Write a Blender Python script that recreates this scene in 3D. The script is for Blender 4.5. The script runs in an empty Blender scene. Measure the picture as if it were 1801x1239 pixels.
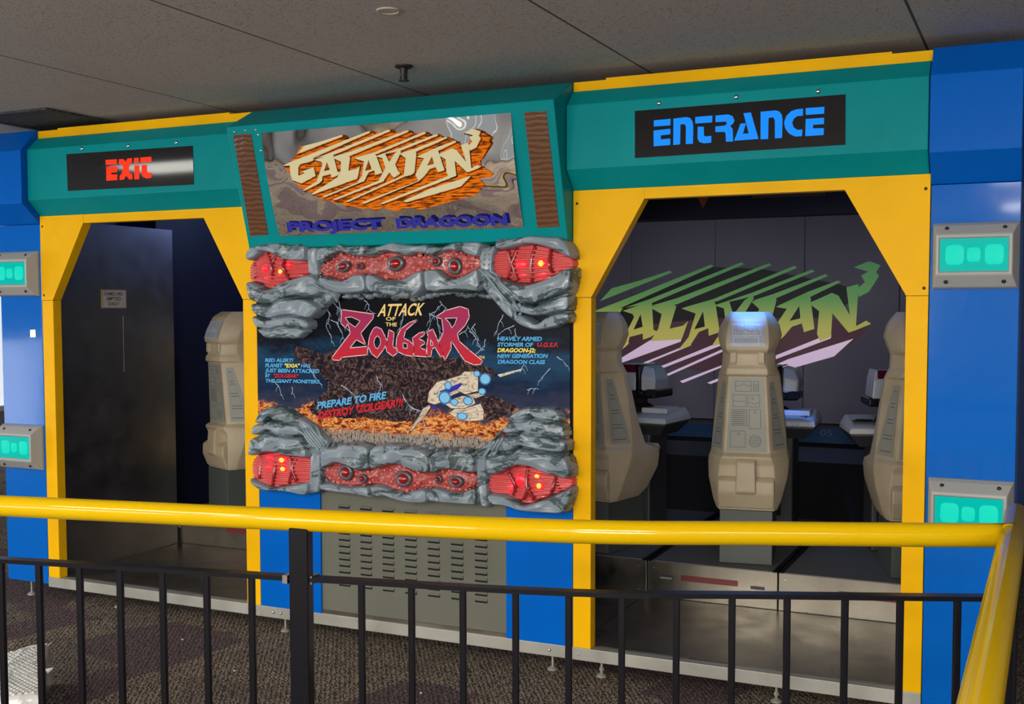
import bpy, bmesh, math, random, json
import numpy as np
from mathutils import Vector, Matrix
from mathutils.geometry import tessellate_polygon
random.seed(7)
R = math.radians
scene = bpy.context.scene
COL = scene.collection

# ------------------------------------------------------------------ camera
CAMP = Vector((2.93, -4.998, 1.77))
yaw, pit, rol = R(24.992), R(-3.2404), R(-0.0853)
fw = Vector((-math.sin(yaw)*math.cos(pit), math.cos(yaw)*math.cos(pit), math.sin(pit)))
rt = Vector((math.cos(yaw), math.sin(yaw), 0)); up = rt.cross(fw)
r2 = rt*math.cos(rol)+up*math.sin(rol); u2 = -rt*math.sin(rol)+up*math.cos(rol)
cd = bpy.data.cameras.new('camera'); cam = bpy.data.objects.new('camera', cd); COL.objects.link(cam)
m = Matrix.Identity(4)
for i in range(3):
    m[i][0], m[i][1], m[i][2], m[i][3] = r2[i], u2[i], -fw[i], CAMP[i]
cam.matrix_world = m
cd.sensor_fit = 'HORIZONTAL'; cd.sensor_width = 36; cd.lens = 2004.19/1801*36
cd.shift_y = (654.86-619.5)/1801; cd.clip_start = 0.05
scene.camera = cam
# ------------------------------------------------------------------ world, lights, exposure
w = bpy.data.worlds.new('world'); scene.world = w; w.use_nodes = True
w.node_tree.nodes['Background'].inputs[0].default_value = (0.5, 0.6, 0.8, 1)
w.node_tree.nodes['Background'].inputs[1].default_value = 0.3
vs = scene.view_settings
vs.view_transform = 'Standard'; vs.look = 'None'; vs.gamma = 1; vs.use_curve_mapping = False
vs.exposure = 0.0
def area(name, loc, target, sx, sy, power, col=(1, 1, 1)):
    l = bpy.data.lights.new(name, 'AREA'); l.shape = 'RECTANGLE'; l.size = sx; l.size_y = sy
    l.energy = power; l.color = col
    o = bpy.data.objects.new(name, l); COL.objects.link(o); o.location = loc
    o.rotation_euler = (Vector(target)-Vector(loc)).to_track_quat('-Z', 'Y').to_euler()
    return o
# daylight through the left wall windows; rear windows added to light the facade
WIN = [(-8.12, -7.6, 1.5, 1.7, 1.6, 90), (-8.12, -4.55, 0.80, 1.2, 1.2, 42), (-8.12, -2.0, 1.5, 1.5, 1.6, 70), (-8.12, 4.4, 1.35, 2.6, 1.6, 18)]
for (x, y, z, wd, h, pw) in WIN:
    area('window_daylight', (x, y, z), (x+1, y, z-0.05), h, wd, pw, (0.86, 0.93, 1))
FILL_WIN = [(-3.2, -10.05, 1.95, 2.4, 1.3, 110), (0.2, -10.05, 1.95, 2.4, 1.3, 190), (4.7, -10.05, 1.95, 2.4, 1.3, 290)]  # invented rear windows, broad frontal fill for facade top and seats
for (x, y, z, wd, h, pw) in FILL_WIN:
    area('window_daylight', (x, y, z), (x, y+1, z), wd, h, pw, (1, 0.96, 0.90))
# fluorescent troffers of the suspended ceiling (all behind or beside the photographer)
LAMPS = [(-4.25, -4.85, 50), (-0.6, -5.45, 90), (3.06, -5.45, 120), (-4.25, -8.5, 80), (-0.6, -8.5, 150), (3.06, -8.5, 170), (5.5, -7.28, 90), (-3.03, -2.1, 5)]
for (x, y, pw) in LAMPS:
    area('troffer_light', (x, y, 2.845), (x, y, 0), 1.1, 0.5, pw, (1, 0.95, 0.87))

# ------------------------------------------------------------------ materials
def nt(m): return m.node_tree.nodes, m.node_tree.links
def mat(name, col, rough=0.5, metal=0.0, spec=0.5, emit=None, es=0, coat=0):
    m = bpy.data.materials.new(name); m.use_nodes = True
    b = m.node_tree.nodes['Principled BSDF']
    b.inputs['Base Color'].default_value = (*col, 1); b.inputs['Roughness'].default_value = rough
    b.inputs['Metallic'].default_value = metal; b.inputs['Specular IOR Level'].default_value = spec
    if coat: b.inputs['Coat Weight'].default_value = coat; b.inputs['Coat Roughness'].default_value = 0.06
    if emit: b.inputs['Emission Color'].default_value = (*emit, 1); b.inputs['Emission Strength'].default_value = es
    return m
def add(m, t, **kw):
    n = m.node_tree.nodes.new(t)
    for k, v in kw.items():
        if k.startswith('i_'): n.inputs[k[2:].replace('_', ' ')].default_value = v
        else: setattr(n, k, v)
    return n
def coords(m, scale=(1, 1, 1), rot=(0, 0, 0), loc=(0, 0, 0)):
    tc = add(m, 'ShaderNodeTexCoord'); mp = add(m, 'ShaderNodeMapping')
    mp.inputs['Scale'].default_value = scale; mp.inputs['Rotation'].default_value = rot; mp.inputs['Location'].default_value = loc
    m.node_tree.links.new(tc.outputs['Object'], mp.inputs['Vector']); return mp.outputs['Vector']
def noise(m, vec, scale, detail=3, rough=0.55, dist=0):
    n = add(m, 'ShaderNodeTexNoise'); n.inputs['Scale'].default_value = scale; n.inputs['Detail'].default_value = detail
    n.inputs['Roughness'].default_value = rough; n.inputs['Distortion'].default_value = dist
    m.node_tree.links.new(vec, n.inputs['Vector']); return n.outputs['Fac']
def ramp(m, fac, stops, interp='LINEAR'):
    r = add(m, 'ShaderNodeValToRGB'); r.color_ramp.interpolation = interp
    els = r.color_ramp.elements
    while len(els) < len(stops): els.new(0.5)
    for e, (p, c) in zip(els, stops): e.position = p; e.color = (*c, 1) if len(c) == 3 else c
    m.node_tree.links.new(fac, r.inputs['Fac']); return r.outputs['Color']
def base(m, out, sock='Base Color'): m.node_tree.links.new(out, m.node_tree.nodes['Principled BSDF'].inputs[sock])
def bump(m, fac, strength=0.2, dist=0.005):
    b = add(m, 'ShaderNodeBump'); b.inputs['Strength'].default_value = strength; b.inputs['Distance'].default_value = dist
    m.node_tree.links.new(fac, b.inputs['Height']); m.node_tree.links.new(b.outputs['Normal'], m.node_tree.nodes['Principled BSDF'].inputs['Normal'])
def math_(m, op, a, b=None, c=None):
    n = add(m, 'ShaderNodeMath', operation=op)
    for i, v in enumerate((a, b, c)):
        if v is None: continue
        if isinstance(v, (int, float)): n.inputs[i].default_value = v
        else: m.node_tree.links.new(v, n.inputs[i])
    return n.outputs[0]
def mix(m, fac, a, b):
    n = add(m, 'ShaderNodeMix', data_type='RGBA')
    for s, v in ((0, fac), (6, a), (7, b)):
        if isinstance(v, (int, float)): n.inputs[s].default_value = v
        elif isinstance(v, tuple): n.inputs[s].default_value = (*v, 1)
        else: m.node_tree.links.new(v, n.inputs[s])
    return n.outputs[2]
def sep(m, vec):
    s = add(m, 'ShaderNodeSeparateXYZ'); m.node_tree.links.new(vec, s.inputs[0]); return s.outputs

M = {}
def painted(name, col, rough, var=0.08, coat=0.0, bs=0.03, spec=0.06):
    m = mat(name, col, rough, coat=coat, spec=spec); v = coords(m)
    f = noise(m, v, 3.0, 4); c = ramp(m, f, [(0.3, tuple(x*(1-var) for x in col)), (0.7, tuple(min(1, x*(1+var)) for x in col))])
    base(m, c); bump(m, noise(m, v, 240, 2), bs, 0.001); return m
M['yellow'] = painted('yellow_paint', (0.82, 0.43, 0.003), 0.36)
M['railyellow'] = painted('yellow_gloss_enamel', (0.50, 0.315, 0.001), 0.2, 0.02, coat=0.35, bs=0.006)
M['teal'] = painted('teal_paint', (0.002, 0.235, 0.25), 0.33)
M['blue'] = painted('blue_paint', (0.001, 0.105, 0.48), 0.27, 0.04)
M['bluegloss'] = mat('blue_gloss_vinyl', (0.001, 0.11, 0.48), 0.15, spec=0.1, coat=0.25)
_v = coords(M['bluegloss']); bump(M['bluegloss'], noise(M['bluegloss'], _v, 7, 3, 0.5, 0.4), 0.12, 0.01)
M['blackgloss'] = mat('black_gloss_acrylic', (0.006, 0.006, 0.007), 0.06, coat=0.4)
M['black'] = mat('black_enamel', (0.003, 0.003, 0.005), 0.3, spec=0.18)
M['matblack'] = mat('matt_black', (0.006, 0.006, 0.008), 0.8, spec=0.2)
M['navy'] = mat('dark_navy_panel', (0.006, 0.009, 0.028), 0.5)
M['dkgrey'] = mat('dark_grey_metal', (0.035, 0.037, 0.04), 0.5)
M['ltgrey'] = mat('light_grey_plastic', (0.44, 0.44, 0.44), 0.45)
M['lampgrey'] = mat('grey_lamp_housing', (0.34, 0.34, 0.32), 0.4)
M['vent'] = painted('grey_green_sheet_metal', (0.135, 0.135, 0.108), 0.42, 0.05)
M['screw'] = mat('steel_screw', (0.6, 0.6, 0.6), 0.2, 1.0)
M['screwdark'] = mat('dark_screw', (0.03, 0.025, 0.02), 0.4, 0.8)
def steel(name, col, rough, sc=(3, 3, 160), bs=0.06):
    m = mat(name, col, rough, 1.0); v = coords(m)
    f = noise(m, v, 2.2, 5, 0.6, 0.6)
    base(m, ramp(m, f, [(0.3, tuple(x*0.72 for x in col)), (0.75, col)]))
    base(m, ramp(m, noise(m, v, 5, 4), [(0.3, (rough*0.75,)*3), (0.75, (rough*1.35,)*3)]), 'Roughness')
    bump(m, noise(m, coords(m, sc), 3, 3), bs, 0.002); return m
M['steel'] = steel('brushed_steel', (0.33, 0.30, 0.25), 0.34)
M['steelsill'] = steel('galvanised_sill', (0.46, 0.45, 0.39), 0.42)
M['steelsill'].node_tree.nodes['Principled BSDF'].inputs['Metallic'].default_value = 0.45
M['steeldoor'] = steel('dull_steel_panel', (0.26, 0.245, 0.23), 0.40)
# mirror of the marquee, slightly wavy
M['mirror'] = mat('wavy_mirror', (0.80, 0.81, 0.80), 0.02, 1.0)
_v = coords(M['mirror'], (1, 1, 1)); bump(M['mirror'], noise(M['mirror'], _v, 2.6, 2, 0.4, 0.3), 0.5, 0.05)
# brown woven grille
m = M['grille'] = mat('brown_grille_cloth', (0.2, 0.07, 0.02), 0.18, coat=0.5)
v = coords(m, (1, 1, 1)); o = sep(m, v)
wv = add(m, 'ShaderNodeTexWave', wave_type='BANDS', bands_direction='Z'); wv.inputs['Scale'].default_value = 13; wv.inputs['Distortion'].default_value = 5; wv.inputs['Detail'].default_value = 2
m.node_tree.links.new(v, wv.inputs['Vector'])
base(m, ramp(m, wv.outputs['Fac'], [(0.0, (0.085, 0.032, 0.013)), (0.55, (0.115, 0.044, 0.017)), (1, (0.155, 0.063, 0.025))])); bump(m, wv.outputs['Fac'], 0.12, 0.006)
# camouflage plastic
m = M['camo'] = mat('camouflage_plastic', (0.3, 0.35, 0.4), 0.28, spec=0.4, coat=0.18)
v = coords(m, (1, 1, 1)); f1 = noise(m, coords(m, (1.0, 1, 2.2), (0, 0.5, 0)), 4.6, 5, 0.70, 0.9)
c = ramp(m, f1, [(0.0, (0.185, 0.232, 0.27)), (0.525, (0.205, 0.252, 0.29)), (0.529, (0.058, 0.088, 0.094)), (0.62, (0.058, 0.088, 0.094)), (0.624, (0.205, 0.252, 0.29))], 'LINEAR')
base(m, c); bump(m, noise(m, v, 12, 2), 0.05, 0.01)
M['tendon'] = mat('grey_tendon_plastic', (0.20, 0.26, 0.295), 0.33, coat=0.15)
M['red'] = mat('red_ribbed_plastic', (0.60, 0.075, 0.075), 0.22, coat=0.5)
M['tube'] = mat('dark_red_tube', (0.27, 0.012, 0.015), 0.2, coat=0.5)
M['redlamp'] = mat('red_lamp', (0.8, 0.01, 0.02), 0.3, emit=(1, 0.008, 0.02), es=1.6)
M['orangelamp'] = mat('orange_lamp', (1, 0.2, 0.02), 0.3, emit=(1, 0.22, 0.02), es=3.0)
M['bead'] = mat('pink_bead_plastic', (0.62, 0.13, 0.115), 0.25, coat=0.4)
M['beadbase'] = mat('dark_red_bead_base', (0.30, 0.035, 0.03), 0.3, coat=0.3)
M['gem'] = mat('deep_red_gem', (0.30, 0.006, 0.008), 0.07, coat=0.8)
M['rim'] = mat('dark_grey_rim', (0.075, 0.085, 0.095), 0.25, coat=0.4)
# chair
m = M['chair'] = mat('cream_moulded_plastic', (0.44, 0.38, 0.28), 0.5)
v = coords(m); base(m, ramp(m, noise(m, v, 4, 4), [(0.3, (0.40, 0.325, 0.215)), (0.7, (0.52, 0.425, 0.29))])); bump(m, noise(m, v, 150, 2), 0.05, 0.001)
M['chairpanel'] = mat('grey_engraved_panel', (0.29, 0.29, 0.25), 0.45)
M['groove'] = mat('engraved_groove', (0.09, 0.09, 0.08), 0.7)
M['headpanel'] = mat('silver_circuit_panel', (0.34, 0.37, 0.45), 0.35)
M['circuit'] = mat('white_circuit_line', (0.75, 0.78, 0.85), 0.4)
M['plinth'] = mat('grey_green_plinth', (0.075, 0.085, 0.075), 0.45)
M['gungrey'] = mat('blue_grey_gun_shell', (0.30, 0.32, 0.36), 0.35)
M['gunred'] = mat('dark_red_gun_window', (0.07, 0.006, 0.012), 0.15)
M['rubber'] = mat('ribbed_black_rubber', (0.12, 0.12, 0.12), 0.55)
_v = coords(M['rubber'], (1, 1, 1), (0, 0, 0.45)); _w = add(M['rubber'], 'ShaderNodeTexWave', wave_type='BANDS', bands_direction='Y'); _w.inputs['Scale'].default_value = 26
M['rubber'].node_tree.links.new(_v, _w.inputs['Vector']); bump(M['rubber'], _w.outputs['Fac'], 0.5, 0.004)
M['redstrip'] = mat('dark_red_strip', (0.16, 0.018, 0.022), 0.4)
M['paper'] = mat('cream_notice_paper', (0.42, 0.38, 0.31), 0.6)
M['brass'] = mat('pale_gold_frame', (0.35, 0.27, 0.12), 0.4, 0.6)
M['ink'] = mat('dark_ink', (0.05, 0.035, 0.03), 0.7)
M['logoedge'] = mat('dark_outline_ink', (0.05, 0.018, 0.005), 0.5)
# printing inks
M['cream'] = mat('cream_logo', (0.66, 0.60, 0.36), 0.35, emit=(1, 0.90, 0.5), es=0.05)
m = M['orange'] = mat('orange_hatched_logo', (0.8, 0.2, 0.01), 0.35)
v = coords(m, (1, 1, 1), (0, R(-21), 0)); f = noise(m, coords(m, (14, 1, 130), (0, R(-21), 0)), 1.0, 3, 0.6)
base(m, ramp(m, f, [(0.0, (0.05, 0.012, 0.002)), (0.42, (0.16, 0.035, 0.003)), (0.5, (0.80, 0.17, 0.006)), (1, (0.86, 0.24, 0.01))]))
m = M['orangedk'] = mat('brown_hatched_logo', (0.3, 0.08, 0.01), 0.35)
f = noise(m, coords(m, (14, 1, 130), (0, R(-21), 0)), 1.0, 3, 0.6)
base(m, ramp(m, f, [(0.0, (0.03, 0.008, 0.002)), (0.42, (0.08, 0.02, 0.003)), (0.52, (0.36, 0.08, 0.006)), (1, (0.45, 0.11, 0.008))]))
M['logoblue'] = mat('blue_letter_film', (0.035, 0.035, 0.32), 0.3)
M['signblue'] = mat('lit_blue_letters', (0.005, 0.12, 0.5), 0.3, emit=(0.008, 0.27, 1.0), es=0.65)
M['signred'] = mat('lit_red_letters', (0.9, 0.03, 0.01), 0.3, emit=(1, 0.022, 0.006), es=0.9)
M['txb'] = mat('print_light_blue', (0.10, 0.40, 0.72), 0.3); M['txr'] = mat('print_red', (0.58, 0.02, 0.035), 0.3)
M['txy'] = mat('print_yellow', (0.80, 0.68, 0.12), 0.3); M['txa'] = mat('print_pale_gold', (0.82, 0.60, 0.22), 0.3)
m = M['crimson'] = mat('print_crimson', (0.4, 0.02, 0.04), 0.3)
o = sep(m, coords(m)); base(m, ramp(m, math_(m, 'MULTIPLY_ADD', o[2], 2.6, -3.95), [(0, (0.52, 0.022, 0.035)), (0.45, (0.33, 0.03, 0.10)), (0.8, (0.40, 0.03, 0.08)), (1, (0.36, 0.02, 0.04))]))
M['outline'] = mat('print_pale_pink', (0.80, 0.55, 0.55), 0.3)
M['bolt'] = mat('print_lightning', (0.45, 0.60, 0.78), 0.3)
m = M['hull'] = mat('print_hull_cream', (0.62, 0.53, 0.42), 0.3)
base(m, ramp(m, noise(m, coords(m, (30, 1, 60)), 1, 4, 0.7), [(0.35, (0.16, 0.11, 0.10)), (0.45, (0.60, 0.50, 0.38)), (0.7, (0.72, 0.66, 0.52))]))
M['hullline'] = mat('print_hull_line', (0.10, 0.06, 0.06), 0.3, spec=0.1)
M['thrust'] = mat('print_thruster_blue', (0.20, 0.50, 0.76), 0.3); M['thrustrim'] = mat('print_thruster_rim', (0.03, 0.16, 0.36), 0.3)
m = M['beast'] = mat('print_dark_rock', (0.05, 0.03, 0.03), 0.3, spec=0.1)
f = noise(m, coords(m, (1, 1, 1)), 20, 7, 0.8, 2.8)
base(m, ramp(m, f, [(0.40, (0.005, 0.005, 0.010)), (0.50, (0.022, 0.015, 0.02)), (0.56, (0.10, 0.05, 0.04)), (0.60, (0.24, 0.17, 0.15)), (0.63, (0.03, 0.022, 0.03)), (0.75, (0.02, 0.03, 0.06))]))
m = M['poster'] = mat('poster_print', (0.01, 0.012, 0.02), 0.25, spec=0.1)
v = coords(m); o = sep(m, v)
hz = math_(m, 'MULTIPLY_ADD', noise(m, coords(m, (1.2, 1, 3)), 5, 5, 0.6), 0.34, math_(m, 'ADD', o[2], -0.17))
sky = ramp(m, math_(m, 'MULTIPLY_ADD', hz, 1.6, -1.9), [(0.0, (0.10, 0.055, 0.08)), (0.12, (0.035, 0.04, 0.075)), (0.30, (0.008, 0.018, 0.05)), (0.5, (0.012, 0.05, 0.11)), (0.66, (0.006, 0.008, 0.014)), (1, (0.006, 0.006, 0.008))])
fire = ramp(m, noise(m, coords(m, (24, 1, 46), (0, R(18), 0)), 1, 7, 0.78, 1.2), [(0.36, (0.012, 0.007, 0.01)), (0.45, (0.20, 0.028, 0.012)), (0.51, (0.62, 0.16, 0.03)), (0.56, (0.88, 0.50, 0.16)), (0.62, (0.20, 0.12, 0.10))])
city = ramp(m, noise(m, coords(m, (130, 1, 34)), 1, 5, 0.8), [(0.40, (0.01, 0.01, 0.02)), (0.47, (0.10, 0.08, 0.08)), (0.52, (0.55, 0.46, 0.36)), (0.57, (0.06, 0.11, 0.19)), (0.63, (0.60, 0.36, 0.15))])
edge = noise(m, coords(m, (3, 1, 8)), 4, 4, 0.6)
ff = ramp(m, math_(m, 'ADD', hz, 0.0), [(0.0, (1,)*3), (1.0, (1,)*3)])
mf = add(m, 'ShaderNodeMapRange'); mf.inputs['From Min'].default_value = 1.255; mf.inputs['From Max'].default_value = 1.215
m.node_tree.links.new(hz, mf.inputs['Value'])
mc = add(m, 'ShaderNodeMapRange'); mc.inputs['From Min'].default_value = 1.145; mc.inputs['From Max'].default_value = 1.115
m.node_tree.links.new(math_(m, 'MULTIPLY_ADD', edge, 0.10, math_(m, 'ADD', o[2], -0.05)), mc.inputs['Value'])
base(m, mix(m, mc.outputs['Result'], mix(m, mf.outputs['Result'], sky, fire), city))
# projection on the screen
m = M['screen'] = mat('projection_screen', (0.115, 0.11, 0.13), 0.8, emit=(0.42, 0.40, 0.62), es=0.03)
m = M['projgreen'] = mat('projected_green', (0.05, 0.06, 0.05), 0.7)
o = sep(m, coords(m)); c = ramp(m, math_(m, 'MULTIPLY_ADD', o[2], 1.25, -1.77), [(0, (0.62, 0.50, 0.12)), (0.25, (0.50, 0.47, 0.10)), (0.5, (0.13, 0.31, 0.09)), (0.8, (0.07, 0.22, 0.08)), (1, (0.05, 0.15, 0.10))])
base(m, c, 'Emission Color'); m.node_tree.nodes['Principled BSDF'].inputs['Emission Strength'].default_value = 0.62
m = M['projpink'] = mat('projected_pink', (0.05, 0.05, 0.06), 0.7)
o = sep(m, coords(m)); c = ramp(m, math_(m, 'MULTIPLY_ADD', o[2], 2.5, -3.45), [(0, (0.62, 0.46, 0.66)), (0.55, (0.66, 0.52, 0.62)), (0.8, (0.55, 0.45, 0.14)), (1, (0.50, 0.47, 0.10))])
base(m, c, 'Emission Color'); m.node_tree.nodes['Principled BSDF'].inputs['Emission Strength'].default_value = 0.8
M['projdark'] = mat('projected_maroon', (0.06, 0.045, 0.05), 0.7, emit=(0.16, 0.055, 0.085), es=0.22)
M['projshadow'] = mat('projected_shadow', (0.055, 0.055, 0.055), 0.8)
M['projblue'] = mat('projected_blue', (0.05, 0.05, 0.08), 0.7, emit=(0.16, 0.18, 0.62), es=0.6)
m = M['tealled'] = mat('teal_lamp_lens', (0.0, 0.12, 0.11), 0.2, emit=(0.0, 0.62, 0.52), es=0.62)
bump(m, noise(m, coords(m), 260, 1), 0.2, 0.001)
M['tealhot'] = mat('teal_led_cluster', (0.0, 0.25, 0.2), 0.3, emit=(0.02, 1.0, 0.72), es=0.5)
M['coolglow'] = mat('blue_tube_glow', (0.2, 0.3, 0.8), 0.3, emit=(0.2, 0.35, 1), es=4)
M['traynavy'] = mat('deep_blue_tray', (0.004, 0.05, 0.14), 0.4)
M['number'] = mat('grey_number_print', (0.12, 0.16, 0.22), 0.5)
# room
m = M['ceiling'] = mat('mineral_ceiling_tile', (0.5, 0.48, 0.46), 0.8)
v = coords(m); o = sep(m, v)
tx = math_(m, 'ABSOLUTE', math_(m, 'SUBTRACT', math_(m, 'FRACT', math_(m, 'DIVIDE', math_(m, 'ADD', o[0], 12.192-0.017), 1.2192)), 0.5))
ty = math_(m, 'ABSOLUTE', math_(m, 'SUBTRACT', math_(m, 'FRACT', math_(m, 'DIVIDE', math_(m, 'ADD', o[1], 12.192+1.80), 0.6096)), 0.5))
lx = math_(m, 'GREATER_THAN', tx, 0.4955); ly = math_(m, 'GREATER_THAN', ty, 0.4945)
pit = ramp(m, noise(m, v, 95, 3, 0.6), [(0.34, (0.18, 0.17, 0.16)), (0.42, (0.42, 0.395, 0.38)), (0.7, (0.445, 0.42, 0.405))])
st = mix(m, ramp(m, noise(m, v, 1.3, 4, 0.6), [(0.4, (0, 0, 0)), (0.75, (0.22,)*3)]), pit, (0.33, 0.30, 0.27))
c = mix(m, lx, mix(m, ly, st, (0.40, 0.385, 0.38)), (0.045, 0.04, 0.04))
base(m, c); bump(m, noise(m, v, 95, 3), 0.3, 0.004)
m = M['carpet'] = mat('brown_loop_carpet', (0.04, 0.035, 0.03), 0.95, spec=0.1)
v = coords(m, (1, 1, 1), (0, 0, R(12)))
wv = add(m, 'ShaderNodeTexWave', wave_type='BANDS', bands_direction='DIAGONAL'); wv.inputs['Scale'].default_value = 20; wv.inputs['Distortion'].default_value = 9; wv.inputs['Detail'].default_value = 3; wv.inputs['Detail Scale'].default_value = 2.2
m.node_tree.links.new(v, wv.inputs['Vector'])
vo = add(m, 'ShaderNodeTexVoronoi', distance='CHEBYCHEV'); vo.inputs['Scale'].default_value = 1.9; m.node_tree.links.new(v, vo.inputs['Vector'])
hs = sep(m, vo.outputs['Color'])
tint = ramp(m, hs[0], [(0.0, (0.323, 0.255, 0.19)), (0.45, (0.255, 0.207, 0.167)), (0.62, (0.306, 0.252, 0.187)), (0.80, (0.178, 0.119, 0.133)), (1, (0.196, 0.184, 0.15))], 'CONSTANT')
yn = noise(m, v, 150, 3, 0.7)
c = mix(m, ramp(m, math_(m, 'MULTIPLY', wv.outputs['Fac'], yn), [(0.1, (0,)*3), (0.5, (1,)*3)]), (0.05, 0.041, 0.033), tint)
base(m, c); bump(m, math_(m, 'ADD', wv.outputs['Fac'], yn), 0.6, 0.006)
M['wallpaint'] = mat('grey_wall', (0.20, 0.19, 0.19), 0.7); M['wallblue'] = mat('blue_grey_wall', (0.12, 0.14, 0.22), 0.6)
M['glass'] = mat('bright_window_pane', (0.8, 0.85, 0.9), 0.2, emit=(0.85, 0.93, 1), es=0.75)
M['reflglass'] = mat('dim_reflection_pane', (0.1, 0.1, 0.1), 0.2, emit=(0.8, 0.9, 1), es=0.22)  # faint glow added below the rear windows for the mirror to reflect
M['frame'] = mat('white_window_frame', (0.55, 0.55, 0.55), 0.4); M['diffuser'] = mat('lamp_diffuser', (0.9, 0.9, 0.85), 0.4, emit=(1, 0.95, 0.85), es=5)
m = M['ventdark'] = mat('dusty_return_grille', (0.03, 0.028, 0.028), 0.9)
base(m, ramp(m, noise(m, coords(m), 26, 5, 0.7), [(0.35, (0.012, 0.010, 0.011)), (0.7, (0.075, 0.065, 0.065))]))
M['bronze'] = mat('dark_sprinkler_metal', (0.03, 0.026, 0.024), 0.4, 0.6)
m = M['bubble'] = mat('bubble_wrap_film', (0.62, 0.62, 0.58), 0.12, coat=0.4); m.node_tree.nodes['Principled BSDF'].inputs['Alpha'].default_value = 0.82
M['foil'] = mat('silver_foil_sticker', (0.6, 0.55, 0.4), 0.2, 0.8)
M['caution'] = mat('faded_orange_plate', (0.16, 0.075, 0.04), 0.5); M['cautiontri'] = mat('orange_triangle', (0.5, 0.10, 0.04), 0.5)
M['cautiontxt'] = mat('faded_red_print', (0.30, 0.06, 0.02), 0.5)
M['coin'] = mat('white_scrap', (0.7, 0.7, 0.65), 0.6)

for k in ('poster', 'crimson', 'outline', 'bolt', 'txb', 'txr', 'txy', 'txa', 'hull', 'hullline', 'thrust', 'thrustrim', 'beast', 'cream', 'orange', 'orangedk', 'logoedge', 'logoblue', 'tealled', 'tealhot', 'signblue', 'signred'):
    M[k].node_tree.nodes['Principled BSDF'].inputs['Specular IOR Level'].default_value = 0.04

# ------------------------------------------------------------------ mesh helpers
def obj(name, bm_or_mesh, mt, parent=None, smooth=False, bevel=0, seg=2, world=True, auto=None):
    if isinstance(bm_or_mesh, bmesh.types.BMesh):
        me = bpy.data.meshes.new(name); bm_or_mesh.to_mesh(me); bm_or_mesh.free()
    else: me = bm_or_mesh
    for x in (mt if isinstance(mt, (list, tuple)) else [mt]): me.materials.append(x)
    o = bpy.data.objects.new(name, me); COL.objects.link(o)
    if parent is not None:
        r = parent
        while r.parent: r = r.parent
        if world: me.transform(Matrix.Translation(-r.location))
        o.parent = parent
    if smooth:
        for p in me.polygons: p.use_smooth = True
    if bevel:
        b = o.modifiers.new('bevel', 'BEVEL'); b.width = bevel; b.segments = seg; b.limit_method = 'ANGLE'; b.angle_limit = R(18)
        if smooth: b.harden_normals = False
    return o
def thing(name, label, cat, loc=(0, 0, 0), rotz=0, group=None):
    o = bpy.data.objects.new(name, None); COL.objects.link(o); o.empty_display_size = 0.1
    o.location = loc; o.rotation_euler = (0, 0, rotz); o['label'] = label; o['category'] = cat
    if group: o['group'] = group
    return o
def tag(o, label, cat, group=None):
    o['label'] = label; o['category'] = cat
    if group: o['group'] = group
    return o
def struct(name, bm, mt, **k):
    o = obj(name, bm, mt, **k); o['kind'] = 'structure'; return o
def BM(): return bmesh.new()
def box(bm, x0, x1, y0, y1, z0, z1):
    v = [bm.verts.new((x, y, z)) for z in (z0, z1) for y in (y0, y1) for x in (x0, x1)]
    for f in ((0, 2, 3, 1), (4, 5, 7, 6), (0, 1, 5, 4), (2, 6, 7, 3), (0, 4, 6, 2), (1, 3, 7, 5)):
        bm.faces.new([v[i] for i in f])
    return v
def boxm(*a): b = BM(); box(b, *a); return b
def loft(bm, rings, cap=True):
    vs_ = [[bm.verts.new(p) for p in r] for r in rings]; n = len(rings[0])
    for a, b in zip(vs_, vs_[1:]):
        for i in range(n): bm.faces.new((a[i], a[(i+1) % n], b[(i+1) % n], b[i]))
    if cap: bm.faces.new(vs_[0][::-1]); bm.faces.new(vs_[-1])
    bmesh.ops.recalc_face_normals(bm, faces=bm.faces); return vs_
def xprism(bm, prof, x0, x1):      # profile of (y, z) swept along x
    loft(bm, [[(x0, y, z) for y, z in prof], [(x1, y, z) for y, z in prof]])
def plate(bm, pts, mp, w0, w1, mi=0):     # flat polygon pts (u, v) with thickness between w0 (back) and w1 (front)
    n = len(pts)
    a = [bm.verts.new(mp(u, v, w1)) for u, v in pts]; b = [bm.verts.new(mp(u, v, w0)) for u, v in pts]
    for t in tessellate_polygon([[Vector((u, v, 0)) for u, v in pts]]):
        for L in (a, b):
            try: bm.faces.new([L[i] for i in t]).material_index = mi
            except ValueError: pass
    for i in range(n):
        bm.faces.new((a[i], a[(i+1) % n], b[(i+1) % n], b[i])).material_index = mi
    bmesh.ops.recalc_face_normals(bm, faces=bm.faces)
def front(y): return lambda u, v, w: (u, y-w, v)      # plane facing the viewer side (-y)
MS = Vector((0, -0.167, 0.605)).normalized(); MO = Vector((0, -0.065, 2.095)); MN = Vector((1, 0, 0)).cross(MS).normalized()
if MN.y > 0: MN = -MN
def marq(u, v, w): return tuple(MO + Vector((u, 0, 0)) + MS*v + MN*w)
def mm(pts): return [(a/1000, b/1000) for a, b in pts]
def chaikin(p, n=1):
    for _ in range(n):
        q = []
        for i in range(len(p)):
            a, b = p[i], p[(i+1) % len(p)]
            q += [(0.8*a[0]+0.2*b[0], 0.8*a[1]+0.2*b[1]), (0.2*a[0]+0.8*b[0], 0.2*a[1]+0.8*b[1])]
        p = q
    return p
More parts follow.
